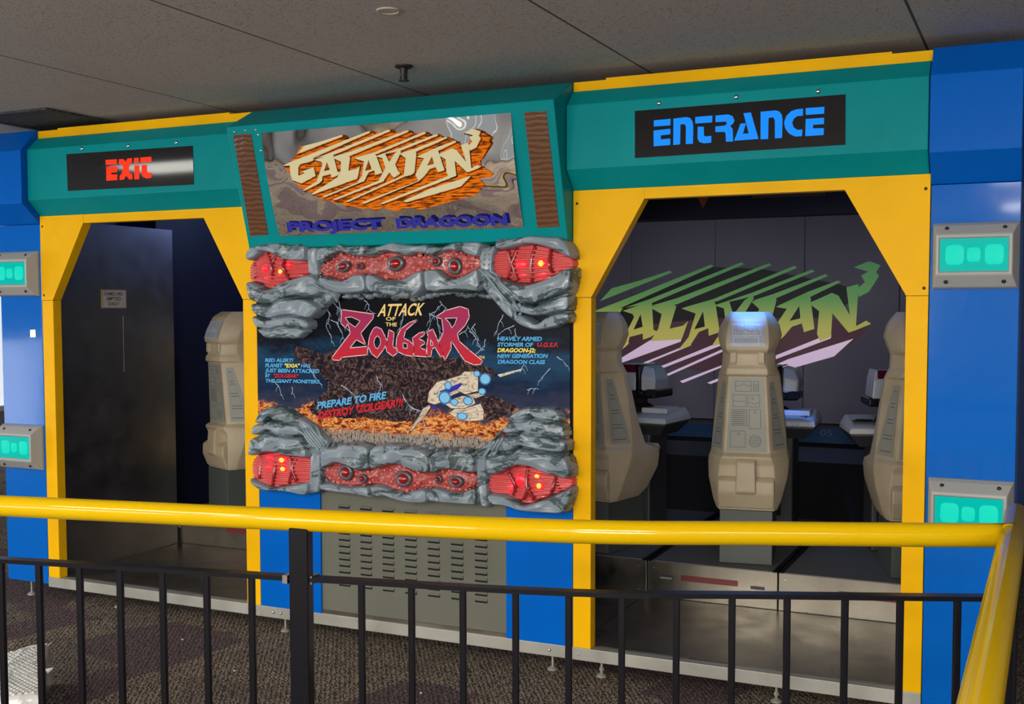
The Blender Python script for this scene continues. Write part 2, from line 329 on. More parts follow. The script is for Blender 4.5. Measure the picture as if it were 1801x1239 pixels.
def tube(bm, pts, r, n=12, caps=True):
    P = [Vector(p) for p in pts]; rings = []; prev = None
    for i, p in enumerate(P):
        t = (P[min(i+1, len(P)-1)]-P[max(i-1, 0)]).normalized()
        if prev is None: prev = t.orthogonal().normalized()
        a = (prev - t*prev.dot(t)).normalized(); b = t.cross(a); prev = a
        rr = r[i] if isinstance(r, (list, tuple)) else r
        rings.append([tuple(p+(a*math.cos(2*math.pi*k/n)+b*math.sin(2*math.pi*k/n))*rr) for k in range(n)])
    loft(bm, rings, caps)
def spline(pts, n=8):
    P = [Vector(p) for p in pts]; P = [2*P[0]-P[1]]+P+[2*P[-1]-P[-2]]; out = []
    for i in range(1, len(P)-2):
        for k in range(n):
            t = k/n; a, b, c, d = P[i-1:i+3]
            out.append(0.5*((2*b)+(-a+c)*t+(2*a-5*b+4*c-d)*t*t+(-a+3*b-3*c+d)*t**3))
    out.append(P[-2]); return out
def dome(bm, c, rx, ry, rz, nu=12, nv=5, mp=None):     # half ellipsoid bulging to -y
    rings = []
    for j in range(nv):
        a = (j/(nv))*math.pi/2
        rings.append([(c[0]+rx*math.cos(a)*math.cos(t), c[1]-ry*math.sin(a), c[2]+rz*math.cos(a)*math.sin(t)) for t in [2*math.pi*k/nu for k in range(nu)]])
    vs_ = [[bm.verts.new(p) for p in r] for r in rings]
    for a, b in zip(vs_, vs_[1:]):
        for i in range(nu): bm.faces.new((a[i], a[(i+1) % nu], b[(i+1) % nu], b[i]))
    t = bm.verts.new((c[0], c[1]-ry, c[2]))
    for i in range(nu): bm.faces.new((vs_[-1][i], vs_[-1][(i+1) % nu], t))
    bm.faces.new(vs_[0][::-1]); bmesh.ops.recalc_face_normals(bm, faces=bm.faces)
_dg = None
def text_tris(s, offset=0.0, shear=0.0):
    cu = bpy.data.curves.new('t', 'FONT'); cu.body = s; cu.offset = offset; cu.shear = shear; cu.fill_mode = 'FRONT'; cu.resolution_u = 3
    o = bpy.data.objects.new('t', cu); COL.objects.link(o)
    dg = bpy.context.evaluated_depsgraph_get(); me = bpy.data.meshes.new_from_object(o.evaluated_get(dg))
    V = [(v.co.x, v.co.y) for v in me.vertices]; F = [list(p.vertices) for p in me.polygons]
    bpy.data.objects.remove(o); bpy.data.curves.remove(cu); bpy.data.meshes.remove(me); return V, F
CAP = None
def put_text(bm, s, a, b, h, mp, w, offset=0.02, shear=0.0, mi=0):
    # baseline from a to b in plane units, cap height h
    V, F = text_tris(s, offset, 0.0)
    x0 = min(v[0] for v in V); x1 = max(v[0] for v in V)
    H = 0.69+offset
    L = math.hypot(b[0]-a[0], b[1]-a[1]); d = ((b[0]-a[0])/L, (b[1]-a[1])/L); sx = (L-shear*h)/(x1-x0)
    vs_ = []
    for x, y in V:
        t = (x-x0)*sx + shear*(y/H)*h; u = y/H*h
        vs_.append(bm.verts.new(mp(a[0]+d[0]*t, a[1]+d[1]*t+u, w)))
    for f in F:
        try: bm.faces.new([vs_[i] for i in f]).material_index = mi
        except ValueError: pass
def strip(bm, pts, wd, mp, w, closed=False, taper=False):
    n = len(pts)
    for i in range(n if closed else n-1):
        a = Vector((*pts[i], 0)); b = Vector((*pts[(i+1) % n], 0)); d = (b-a)
        if d.length < 1e-6: continue
        d.normalize(); nn = Vector((-d.y, d.x, 0))*wd/2
        k0 = 1-0.7*i/n if taper else 1; k1 = 1-0.7*(i+1)/n if taper else 1
        q = [a-nn*k0-d*wd*0.3, b-nn*k1+d*wd*0.3, b+nn*k1+d*wd*0.3, a+nn*k0-d*wd*0.3]
        bm.faces.new([bm.verts.new(mp(p.x, p.y, w)) for p in q])

# ------------------------------------------------------------------ outlines of lettering, logo, artwork and armour plates (mm in their own panel planes)
D = json.loads('''{"PL":{"up":[[[[-921,2019],[-929,2048],[-916,2079],[-877,2100],[-822,2108],[-745,2113],[-684,2111],[-631,2097],[-578,2108],[-534,2086],[-534,2058],[-539,2012],[-640,2014],[-716,2031],[-769,2060],[-823,2067],[-862,2034]],55,45,45],[[[-916,1914],[-865,1907],[-826,1888],[-792,1869],[-741,1881],[-688,1905],[-634,1920],[-529,1944],[-484,1940],[-455,1915],[-441,1890],[-427,1853],[-442,1841],[-523,1817],[-605,1830],[-681,1818],[-758,1787],[-809,1787],[-890,1806],[-905,1857]],65,60,60],[[[-902,1800],[-820,1784],[-774,1784],[-689,1818],[-613,1824],[-523,1811],[-449,1771],[-487,1731],[-524,1712],[-637,1733],[-713,1724],[-783,1708],[-883,1736]],55,50,45],[[[-903,1733],[-806,1705],[-720,1721],[-644,1730],[-531,1706],[-524,1675],[-540,1655],[-622,1673],[-737,1668],[-775,1653],[-877,1665],[-896,1698]],45,42,40],[[[-884,1661],[-814,1657],[-783,1651],[-744,1667],[-629,1671],[-547,1652],[-585,1630],[-615,1605],[-707,1607],[-761,1607],[-823,1606],[-861,1634]],35,36,45],[[[-540,1817],[-465,1851],[-370,1844],[-400,1817],[-437,1786],[-467,1768]],30,22,40],[[[-547,2087],[-475,2085],[-491,2039],[-479,2002],[-472,1940],[-463,1891],[-386,1850],[-460,1839],[-504,1879],[-518,1941],[-549,1948]],38,22,40],[[[-474,2084],[-375,2085],[-339,2103],[-282,2083],[-231,2088],[-189,2093],[-171,2062],[-188,2030],[-253,2028],[-325,2054],[-369,2045],[-435,2010],[-472,2002],[-483,2020]],50,45,45],[[[-172,2062],[-136,2079],[-73,2087],[-18,2101],[39,2087],[119,2079],[166,2084],[189,2071],[180,2032],[105,2041],[64,2024],[38,2028],[-25,2044],[-60,2054],[-123,2028],[-172,2026],[-186,2031]],55,50,50],[[[181,2072],[258,2070],[317,2092],[383,2090],[460,2091],[486,2070],[470,2054],[460,2011],[408,2020],[363,2036],[304,2049],[258,2044],[211,2024],[171,2026],[164,2037]],50,45,45],[[[-468,1937],[-403,1933],[-360,1914],[-302,1913],[-251,1942],[-184,1945],[-173,1912],[-170,1852],[-231,1843],[-303,1840],[-361,1841],[-448,1878]],55,55,55],[[[-179,1945],[-138,1941],[-89,1917],[-19,1910],[37,1915],[78,1931],[119,1954],[160,1955],[156,1920],[166,1890],[145,1849],[105,1820],[36,1815],[-20,1820],[-90,1838],[-170,1849]],55,58,60],[[[158,1949],[173,1961],[233,1960],[260,1936],[293,1912],[332,1912],[385,1928],[437,1956],[464,1963],[470,1916],[478,1881],[462,1844],[397,1848],[292,1853],[226,1843],[172,1849],[163,1884]],55,55,55],[[[454,2054],[547,2076],[541,2047],[525,2019],[521,1921],[534,1901],[486,1902],[454,1928],[451,2014]],38,24,40],[[[551,2080],[567,2102],[630,2097],[692,2107],[735,2111],[784,2107],[833,2103],[893,2099],[917,2076],[941,2048],[953,2009],[950,1994],[899,2013],[851,2039],[809,2054],[754,2066],[704,2067],[661,2057],[624,2049],[551,2044]],60,50,45],[[[542,1916],[633,1899],[689,1879],[733,1881],[788,1895],[855,1919],[903,1946],[959,1959],[957,1898],[939,1835],[891,1824],[818,1804],[745,1780],[664,1805],[602,1822],[580,1869]],68,65,60],[[[625,1800],[691,1789],[740,1772],[814,1800],[887,1825],[938,1835],[936,1752],[875,1752],[802,1730],[740,1730],[691,1741],[644,1760]],58,52,45],[[[638,1742],[685,1738],[722,1715],[759,1692],[808,1728],[875,1746],[933,1749],[933,1705],[881,1682],[815,1668],[747,1659],[679,1681],[641,1703]],45,42,45],[[[451,1917],[518,1904],[569,1858],[588,1824],[619,1789],[638,1744],[636,1697],[572,1748],[508,1817],[457,1870]],32,26,45]],"low":[[[[-878,1203],[-834,1237],[-772,1248],[-695,1242],[-634,1206],[-604,1182],[-616,1159],[-696,1160],[-773,1170],[-800,1190],[-836,1155],[-907,1149]],38,38,45],[[[-907,1146],[-828,1153],[-797,1170],[-758,1164],[-689,1157],[-609,1159],[-579,1127],[-594,1100],[-659,1094],[-744,1099],[-813,1122],[-853,1094],[-910,1085]],48,45,45],[[[-901,1077],[-850,1089],[-803,1117],[-733,1098],[-649,1089],[-581,1092],[-540,1042],[-533,985],[-605,986],[-681,991],[-735,1001],[-797,1004],[-844,992],[-923,973],[-916,1023]],62,58,55],[[[-934,856],[-887,840],[-848,832],[-786,811],[-692,826],[-631,840],[-536,862],[-540,802],[-571,779],[-693,795],[-849,787],[-911,815]],50,42,45],[[[-626,1200],[-547,1165],[-472,1105],[-424,1073],[-466,1029],[-556,1025],[-593,1100],[-619,1159]],34,26,45],[[[-555,1028],[-467,1032],[-475,980],[-485,804],[-519,792],[-556,796],[-546,976]],38,24,40],[[[-462,1034],[-416,1054],[-335,1070],[-241,1078],[-161,1068],[-159,999],[-167,943],[-243,932],[-300,955],[-373,972],[-433,941],[-466,937]],52,52,55],[[[-162,1067],[-61,1084],[31,1087],[30,1069],[104,1081],[178,1052],[190,1008],[183,949],[126,945],[67,962],[30,973],[-27,982],[-98,965],[-165,941]],55,55,60],[[[185,1046],[249,1076],[335,1081],[405,1070],[442,1047],[439,964],[377,964],[291,975],[248,966],[197,946],[179,948]],52,52,55],[[[-474,856],[-405,861],[-354,849],[-274,848],[-176,867],[-162,815],[-148,796],[-245,809],[-391,812],[-474,819]],50,40,40],[[[-173,868],[-100,868],[-30,846],[27,846],[27,835],[86,856],[154,872],[171,852],[171,799],[123,789],[26,789],[-66,808],[-147,801]],52,42,42],[[[166,869],[210,878],[275,867],[333,856],[390,876],[440,897],[449,806],[389,802],[246,801],[167,805]],50,40,42],[[[430,1045],[493,1062],[486,960],[492,872],[499,795],[454,792],[433,893],[430,963]],38,24,40],[[[614,1254],[662,1286],[729,1298],[849,1296],[875,1270],[891,1230],[829,1230],[763,1240],[729,1248],[716,1259],[695,1231],[635,1219],[600,1227]],38,38,45],[[[578,1172],[605,1224],[700,1228],[734,1245],[774,1236],[833,1226],[899,1227],[920,1162],[853,1156],[774,1165],[707,1168],[693,1182],[653,1162],[576,1165]],48,45,45],[[[523,1114],[575,1159],[656,1159],[697,1180],[717,1165],[790,1163],[856,1150],[925,1148],[927,1091],[837,1086],[710,1101],[677,1112],[636,1082],[574,1072],[516,1075]],56,52,48],[[[500,1053],[579,1070],[640,1076],[681,1106],[715,1095],[841,1084],[931,1076],[953,978],[906,966],[808,988],[728,1015],[661,1017],[606,989],[565,968],[500,963]],66,60,60],[[[492,866],[572,868],[640,854],[688,820],[749,843],[835,877],[888,902],[948,932],[941,874],[909,797],[835,791],[668,791],[599,811],[513,811]],52,45,50],[[[395,1060],[494,1110],[567,1192],[525,1111],[490,1046],[427,1017]],32,26,40]]},"W":[[[-935,2010],[-864,2047],[-840,2072],[-789,2074],[-736,2041],[-652,2021],[-532,2012],[-533,1947],[-593,1933],[-661,1915],[-723,1890],[-812,1863],[-854,1895],[-893,1908],[-937,1915]],[[515,2042],[607,2051],[651,2064],[732,2073],[799,2060],[842,2037],[943,1998],[943,1957],[884,1942],[836,1914],[775,1893],[713,1879],[676,1880],[619,1894],[515,1907]],[[-938,955],[-878,987],[-815,1003],[-745,997],[-668,989],[-539,986],[-541,850],[-640,835],[-701,824],[-795,805],[-873,826],[-940,851]],[[486,953],[593,988],[634,1015],[675,1024],[742,1012],[829,984],[888,969],[939,969],[939,926],[862,891],[783,860],[729,831],[682,824],[634,847],[485,862]]],"S":[[[-488,1984],[-432,2014],[-373,2046],[-336,2053],[-264,2035],[-200,2034],[-136,2032],[-87,2055],[-31,2057],[25,2032],[92,2036],[114,2030],[195,2031],[248,2051],[295,2055],[361,2037],[406,2022],[458,2014],[458,1960],[399,1935],[360,1921],[321,1912],[281,1916],[228,1949],[161,1953],[106,1945],[65,1923],[24,1910],[-33,1905],[-102,1912],[-159,1930],[-208,1937],[-265,1932],[-316,1909],[-374,1909],[-418,1927],[-488,1938]],[[-476,917],[-401,971],[-349,974],[-276,936],[-197,937],[-125,971],[-40,982],[17,977],[61,951],[135,947],[223,959],[259,974],[310,977],[367,964],[434,956],[434,899],[367,866],[324,850],[266,859],[201,867],[135,863],[75,849],[15,829],[-42,840],[-112,862],[-191,861],[-285,843],[-365,843],[-417,853],[-476,885]]],"EY":[[[-331,1981,45,30,15],[-234,1982,27,19,0],[-23,1991,54,40,10],[213,1998,32,25,0],[312,1973,40,46,25]],[[-329,918,47,46,40],[-224,894,32,24,0],[17,906,53,44,0],[213,915,24,24,0],[317,912,44,31,0]]],"LA":[[[-826,1980,19,16,0],[-722,1962,20,19,1],[-668,1996,15,16,0],[-821,1932,16,17,0]],[[677,1976,27,23,0],[778,1978,23,22,1],[677,1928,25,20,0],[776,1930,25,20,0]],[[-816,963,27,22,0],[-817,910,28,22,0],[-729,961,27,19,1],[-727,913,26,17,1]],[[666,940,27,27,0],[754,965,20,17,1],[768,921,20,19,1],[613,900,17,23,0]]],"TU":[[[[-809,2060],[-780,1994],[-780,1944],[-795,1872]],[[-752,2053],[-770,2025],[-783,1988]],[[-701,2029],[-695,1980],[-670,1917]],[[-892,2009],[-889,1926]]],[[[600,2047],[619,1987],[634,1948],[653,1899]],[[647,2052],[625,1987],[600,1908]],[[743,2066],[726,1991],[727,1890]],[[822,2042],[823,1961],[843,1917]]],[[[-875,981],[-873,852]],[[-782,1002],[-778,903],[-795,818]],[[-642,984],[-658,923],[-636,854]],[[-680,985],[-662,910],[-690,838]]],[[[605,976],[639,916],[625,866]],[[703,1019],[706,915],[740,855]],[[720,916],[686,851]],[[850,979],[840,923],[827,886]],[[850,942],[873,901]]]],"KN":[[-344,1827],[-318,1830],[-271,1832],[-246,1821],[-221,1839],[-193,1828],[-150,1837],[-125,1829],[-94,1830],[-73,1838],[-42,1821],[66,1814],[107,1815],[128,1823],[158,1829],[195,1836],[235,1840],[265,1844],[302,1845],[325,1838],[364,1830],[394,1833],[420,1836],[452,1830],[490,1824]],"KN2":[[91,1071],[128,1076],[165,1068],[227,1065],[266,1073],[373,1073],[394,1071],[-412,1055],[-383,1059],[-353,1065]],"ZL":[[[-368,1759],[-179,1736],[-185,1715],[-259,1640],[-229,1583],[-284,1608],[-330,1560],[-217,1570],[-220,1531],[-374,1515],[-390,1499],[-428,1501],[-431,1512],[-317,1639],[-335,1696],[-348,1668],[-375,1691]],[[-164,1671],[-134,1661],[-111,1620],[-99,1595],[-123,1558],[-160,1516],[-190,1536],[-211,1572],[-201,1624],[-179,1661]],[[-86,1656],[-60,1644],[-63,1615],[-69,1574],[-46,1559],[-40,1544],[-64,1526],[-99,1548],[-105,1574],[-93,1615]],[[76,1708],[56,1693],[8,1657],[-4,1616],[32,1601],[49,1586],[58,1556],[49,1527],[2,1534],[-34,1549],[-45,1575],[-39,1621],[-15,1662],[32,1693]],[[119,1648],[113,1632],[90,1622],[84,1612],[113,1602],[119,1592],[90,1576],[96,1566],[125,1557],[133,1526],[60,1530],[58,1576],[52,1617],[90,1642]],[[166,1661],[188,1618],[205,1578],[217,1553],[228,1538],[211,1528],[177,1578],[159,1562],[153,1527],[136,1531],[133,1577],[142,1623],[137,1648]],[[189,1725],[240,1754],[320,1774],[364,1761],[370,1724],[347,1684],[302,1642],[313,1604],[369,1560],[441,1509],[430,1494],[397,1491],[347,1510],[319,1544],[279,1599],[268,1609],[268,1569],[236,1513],[214,1558],[203,1598],[229,1649],[220,1716]]],"ZH":[[[-350,1720],[-310,1723],[-258,1702],[-289,1670],[-329,1694]],[[-157,1627],[-141,1615],[-136,1594],[-144,1573],[-157,1560],[-171,1570],[-177,1594],[-171,1614]],[[-4,1593],[20,1588],[20,1565],[-4,1567]],[[154,1613],[171,1585],[156,1580]],[[237,1718],[304,1720],[292,1689],[274,1670],[263,1694]]],"TX":{"b":[["RED ALERT!",[-862,1481],[-677,1483],19],["PLANET",[-862,1452],[-746,1454],20],["HAS",[-630,1456],[-568,1456],19],["JUST BEEN ATTACKED",[-863,1425],[-511,1428],20],["BY",[-863,1398],[-827,1398],19],["THE GIANT MONSTER!!",[-864,1370],[-512,1373],19],["HEAVILY ARMED",[525,1610],[764,1611],20],["STORMER OF",[525,1582],[717,1583],19],["NEW GENERATION",[524,1526],[793,1531],19],["DRAGOON CLASS",[527,1498],[780,1501],19],["PREPARE TO FIRE",[-532,1238],[-103,1308],36]],"r":[["\\"ZOLGEAR\\"",[-811,1398],[-644,1400],19],["U.G.S.F.",[735,1583],[850,1583],20],["DESTROY \\"ZOLGEAR\\"!!",[-525,1184],[-2,1275],38]],"y":[["\\"EXIA\\"",[-738,1453],[-636,1455],20],["DRAGOON-J2;",[525,1554],[731,1556],20]],"a":[["ATTACK",[-155,1727],[129,1734],61],["OF",[-104,1705],[-47,1706],18],["THE",[-107,1677],[-39,1676],19],["TM",[425,1519],[455,1519],15]]},"LG":[[[-421,1806],[-406,1780],[-381,1764],[-369,1728],[-388,1707],[-354,1670],[-336,1655]],[[-390,1806],[-381,1738]],[[-478,1778],[-450,1743],[-447,1706],[-470,1680],[-442,1627],[-436,1585]],[[-441,1707],[-397,1691],[-379,1649],[-355,1602]],[[-230,1806],[-206,1785],[-203,1754],[-164,1741]],[[0,1744],[-9,1698],[-27,1657]],[[201,1774],[178,1749],[149,1739],[154,1693],[143,1658]],[[207,1804],[224,1781],[246,1764]],[[149,1736],[189,1724],[200,1678],[203,1648],[205,1598]],[[403,1689],[386,1665],[417,1625],[414,1586],[452,1566],[408,1546]],[[375,1655],[400,1630],[414,1610]],[[458,1616],[452,1576]],[[316,1639],[358,1659],[364,1684]],[[642,1456],[662,1488],[666,1500]],[[803,1478],[770,1447],[743,1416]],[[683,1371],[710,1384],[743,1379]],[[-803,1376],[-768,1338],[-761,1300]],[[-687,1347],[-695,1308]],[[-377,1368],[-305,1327],[-283,1290]],[[-166,1417],[-138,1368],[-167,1312]],[[-12,1330],[30,1276],[62,1253]],[[554,1732],[534,1697],[515,1639]],[[611,1686],[566,1662],[528,1639]],[[617,1669],[627,1628]],[[842,1534],[873,1512],[891,1493]],[[-4,1311],[41,1267],[100,1243],[108,1198],[137,1147],[181,1123]],[[-578,1464],[-549,1407],[-496,1365]]],"SHc":[[[134,1296],[142,1348],[190,1401],[241,1412],[320,1436],[342,1456],[402,1457],[420,1426],[419,1350],[348,1342],[320,1353],[277,1336],[218,1299],[174,1285]],[[145,1284],[108,1263],[78,1216],[25,1145],[48,1150],[123,1231],[152,1268]],[[254,1246],[291,1269],[341,1271],[433,1300],[451,1263],[447,1218],[376,1209],[312,1213]],[[525,1444],[652,1475],[655,1468],[539,1432]],[[218,1299],[334,1335],[391,1330],[405,1299],[341,1271],[269,1269]],[[348,1342],[419,1360],[462,1345],[405,1324]]],"SHk":[[[149,1281],[185,1275],[190,1258],[163,1262]],[[200,1353],[241,1367],[320,1398],[334,1392],[306,1366],[240,1338]],[[405,1328],[504,1340],[621,1294],[614,1269],[503,1220],[461,1219],[454,1275]]],"SHb":[[233,1322,36,34],[287,1301,22,18],[252,1383,21,22],[458,1421,33,30],[413,1446,19,16],[363,1310,28,22],[330,1233,31,19],[441,1360,22,17]],"BEAST":[[-495,1523],[-413,1562],[-239,1535],[-36,1521],[258,1532],[447,1496],[540,1442],[447,1418],[289,1352],[193,1306],[111,1217],[28,1185],[-242,1203],[-506,1193],[-596,1229],[-523,1297],[-451,1359],[-493,1403],[-611,1460],[-683,1519],[-664,1571],[-591,1560]],"GB":[[-502,462],[-462,507],[-353,522],[-214,549],[-185,527],[-174,527],[-53,557],[-23,541],[61,557],[86,537],[161,547],[193,527],[253,534],[287,512],[315,519],[350,499],[364,503],[401,484],[438,458],[479,468],[511,530],[548,516],[596,484],[585,470],[593,458],[570,430],[542,393],[527,382],[530,358],[588,317],[562,301],[509,300],[538,269],[485,223],[174,163],[119,177],[35,162],[-38,183],[-81,166],[-118,186],[-149,178],[-212,197],[-243,191],[-276,218],[-314,213],[-341,234],[-372,229],[-420,257],[-490,295],[-542,343],[-548,372],[-585,418],[-547,433]],"GU":[[[-485,472],[-439,509],[-322,527],[-210,549],[-200,543]],[[-528,432],[-406,467],[-53,557],[-42,551],[-398,447]],[[-382,446],[-281,468],[61,557],[71,550],[-275,455]],[[-286,445],[-174,465],[161,547],[171,541],[-176,446]],[[-158,433],[-38,454],[253,534],[263,527],[-21,447]],[[-34,435],[102,464],[315,519],[326,513],[111,454]],[[106,441],[185,457],[364,503],[372,497],[191,443]],[[197,420],[306,456],[408,482],[418,477],[315,441]]],"GL":[[[-585,418],[-543,433],[-406,467],[-399,445],[-389,446],[-401,433],[-480,420],[-494,406],[-503,363],[-459,374],[-476,384],[-401,401],[-399,358],[-492,324],[-542,343],[-548,372],[-543,417]],[[-391,437],[-291,458],[-275,455],[-265,373],[-245,364],[-273,352],[-305,344],[-307,363],[-359,355],[-366,330],[-404,320],[-344,415],[-350,425]],[[-284,443],[-192,449],[-179,440],[-202,373],[-150,380],[-131,393],[-153,339],[-276,338],[-246,375],[-235,419]],[[-158,432],[-39,452],[-29,438],[-9,354],[-50,345],[-53,368],[-88,358],[-120,318],[-164,308],[-127,344],[-103,414]],[[-34,435],[21,446],[39,403],[78,444],[108,457],[112,448],[69,390],[81,358],[91,346],[51,326],[31,354],[-6,318],[-37,314],[13,377],[3,424]],[[104,438],[188,451],[195,438],[169,346],[152,336],[119,329],[110,338],[133,416]],[[194,418],[303,453],[315,439],[334,348],[298,340],[289,366],[254,358],[228,332],[187,303],[173,335],[233,411]],[[310,423],[389,448],[412,439],[455,380],[438,461],[479,468],[477,349],[511,363],[528,353],[474,337],[453,332],[394,390],[393,323],[356,311],[344,333],[348,398]],[[459,516],[511,530],[550,516],[536,498],[546,486],[515,444],[481,431],[476,456],[500,472],[486,491],[509,501]]],"GD":[[[-487,290],[-403,328],[-359,337],[-385,319],[-482,286]],[[-441,269],[-275,342],[-153,342],[-157,332],[-433,265]],[[-379,252],[-162,312],[-121,331],[-116,319],[-370,247]],[[-318,235],[-37,316],[-3,323],[-5,313],[-307,231]],[[-245,223],[110,337],[136,349],[133,336],[-234,219]],[[-154,212],[185,304],[192,315],[190,303],[-142,206]],[[-49,204],[350,320],[395,327],[392,318],[-35,200]],[[86,211],[246,264],[471,314],[407,266],[99,204]]],"GH":[[[-318,423],[-308,384],[-344,377]],[[-75,419],[-66,373],[-106,367]],[[277,417],[283,381],[245,375]]],"GT":[["PROJECT",[-627,80],[-53,77],49],["DRAGOON",[26,79],[631,76],48]],"MP":[[-699,587],[697,584],[696,54],[-704,59]],"MG":[[[-881,589],[-767,588],[-773,63],[-890,57]],[[767,584],[876,582],[881,52],[770,51]]],"ST":[[2.05388,0.13057],[0.08437,2.54804],[695.68859,681.08529]],"EN":[[[1341,2600],[1418,2601],[1417,2573],[1341,2573]],[[1340,2555],[1417,2558],[1417,2534],[1373,2532],[1373,2514],[1417,2515],[1417,2487],[1341,2486]],[[1431,2601],[1490,2604],[1507,2598],[1518,2582],[1521,2560],[1520,2486],[1488,2487],[1488,2563],[1482,2574],[1463,2574],[1462,2487],[1431,2486]],[[1530,2601],[1606,2602],[1605,2573],[1530,2573]],[[1541,2558],[1568,2557],[1569,2520],[1574,2514],[1602,2515],[1602,2486],[1569,2485],[1549,2492],[1541,2506]],[[1620,2601],[1676,2602],[1695,2593],[1703,2574],[1698,2562],[1685,2552],[1696,2538],[1698,2485],[1667,2486],[1665,2522],[1658,2529],[1620,2530],[1620,2554],[1661,2555],[1671,2562],[1666,2572],[1620,2573]],[[1742,2602],[1774,2603],[1808,2489],[1703,2488],[1730,2559],[1753,2559],[1740,2515],[1766,2515]],[[1816,2603],[1880,2604],[1896,2598],[1906,2583],[1909,2563],[1908,2487],[1878,2487],[1877,2562],[1870,2576],[1850,2575],[1849,2486],[1817,2487]],[[1994,2603],[1994,2574],[1971,2574],[1956,2564],[1950,2548],[1956,2528],[1972,2516],[1993,2516],[1991,2489],[1962,2489],[1936,2504],[1920,2528],[1916,2552],[1925,2577],[1945,2596],[1968,2602]],[[2005,2604],[2082,2604],[2081,2576],[2006,2576]],[[2006,2559],[2081,2559],[2081,2533],[2037,2533],[2036,2518],[2081,2516],[2080,2488],[2005,2488]]],"EX":[[[-1880,2604],[-1798,2603],[-1799,2577],[-1879,2578]],[[-1875,2565],[-1796,2564],[-1797,2533],[-1842,2532],[-1842,2521],[-1796,2519],[-1798,2489],[-1877,2488]],[[-1781,2602],[-1751,2602],[-1733,2586],[-1717,2603],[-1687,2603],[-1690,2580],[-1707,2564],[-1713,2548],[-1708,2526],[-1687,2513],[-1686,2488],[-1709,2488],[-1731,2511],[-1748,2489],[-1779,2488],[-1778,2509],[-1758,2529],[-1752,2554],[-1760,2571],[-1782,2581]],[[-1670,2603],[-1639,2603],[-1639,2577],[-1671,2576]],[[-1670,2562],[-1636,2562],[-1637,2486],[-1670,2486]],[[-1624,2603],[-1548,2603],[-1547,2576],[-1625,2577]],[[-1617,2563],[-1581,2562],[-1581,2528],[-1574,2518],[-1549,2516],[-1550,2489],[-1583,2487],[-1610,2497],[-1618,2518]]],"SE":[[1252,2648],[2167,2649],[2169,2442],[1253,2439]],"SX":[[-2178,2654],[-1258,2646],[-1255,2438],[-2174,2444]],"BO":[[[1363,2675],[1709,2675],[2055,2671]],[[-2059,2679],[-1715,2674],[-1372,2671]]]}''')
# ------------------------------------------------------------------ room
FX0, FX1, FY0, FY1, CZ = -8.3, 6.2, -10.2, 6.2, 2.868
struct('floor', boxm(FX0, FX1, FY0, FY1, -0.1, 0), M['carpet'])
struct('ceiling', boxm(FX0, FX1, FY0, FY1, CZ, CZ+0.1), M['ceiling'])
bw = BM(); xs_ = [FX0]
for i, (x, y, z, wd, h, pw) in enumerate(FILL_WIN):  # unseen rear windows, added for their light
    box(bw, xs_[-1], x-wd/2, FY0-0.1, FY0, 0, CZ); box(bw, x-wd/2, x+wd/2, FY0-0.1, FY0, 0, z-h/2); box(bw, x-wd/2, x+wd/2, FY0-0.1, FY0, z+h/2, CZ); xs_.append(x+wd/2)
    f = BM()
    for k in range(3):
        xx = x-wd/2+k*(wd-0.05)/2; box(f, xx, xx+0.05, FY0-0.09, FY0+0.03, z-h/2, z+h/2)
    box(f, x-wd/2, x+wd/2, FY0-0.09, FY0+0.03, z-h/2, z-h/2+.06); box(f, x-wd/2, x+wd/2, FY0-0.09, FY0+0.03, z+h/2-.06, z+h/2)
    zl = z-h/2-.1  # mullions added below, reflected as streaks in the marquee mirror
    for k in range(4):
        xx = x-wd/2+k*(wd-0.05)/3; box(f, xx, xx+.05, FY0, FY0+.03, .12, zl)
    box(f, x-wd/2, x+wd/2, FY0, FY0+.03, .12, .18); box(f, x-wd/2, x+wd/2, FY0, FY0+.03, zl-.06, zl)
    wo = struct('window_%d' % (i+5), f, M['frame']); obj('reflection_pane', boxm(x-wd/2, x+wd/2, FY0+.004, FY0+.012, .12, zl), M['reflglass'], wo)  # glowing pane set on solid wall, added for mirror reflections
    obj('pane', boxm(x-wd/2, x+wd/2, FY0-0.07, FY0-0.06, z-h/2, z+h/2), M['glass'], wo)
box(bw, xs_[-1], FX1, FY0-0.1, FY0, 0, CZ); struct('wall_rear', bw, M['wallpaint'])
struct('wall_right', boxm(FX1, FX1+0.1, FY0, FY1, 0, CZ), M['wallblue'])
struct('wall_far', boxm(FX0, FX1, FY1, FY1+0.1, 0, CZ), M['wallblue'])
bw = BM(); ys = [FY0]
for i, (x, y, z, wd, h, pw) in enumerate(sorted(WIN, key=lambda q: q[1])):
    box(bw, FX0-0.1, FX0, ys[-1], y-wd/2, 0, CZ); box(bw, FX0-0.1, FX0, y-wd/2, y+wd/2, 0, z-h/2); box(bw, FX0-0.1, FX0, y-wd/2, y+wd/2, z+h/2, CZ)
    ys.append(y+wd/2)
    f = BM()
    for k in range(3):
        yy = y-wd/2+k*(wd-0.05)/2; box(f, FX0-0.09, FX0+0.03, yy, yy+0.05, z-h/2, z+h/2)
    box(f, FX0-0.09, FX0+0.03, y-wd/2, y+wd/2, z-h/2, z-h/2+.06); box(f, FX0-0.09, FX0+0.03, y-wd/2, y+wd/2, z+h/2-.06, z+h/2)
    wo = struct('window_%d' % (i+1), f, M['frame'])
    g = obj('pane', boxm(FX0-0.07, FX0-0.06, y-wd/2, y+wd/2, z-h/2, z+h/2), M['glass'], wo)
box(bw, FX0-0.1, FX0, ys[-1], FY1, 0, CZ); struct('wall_left', bw, M['wallpaint'])
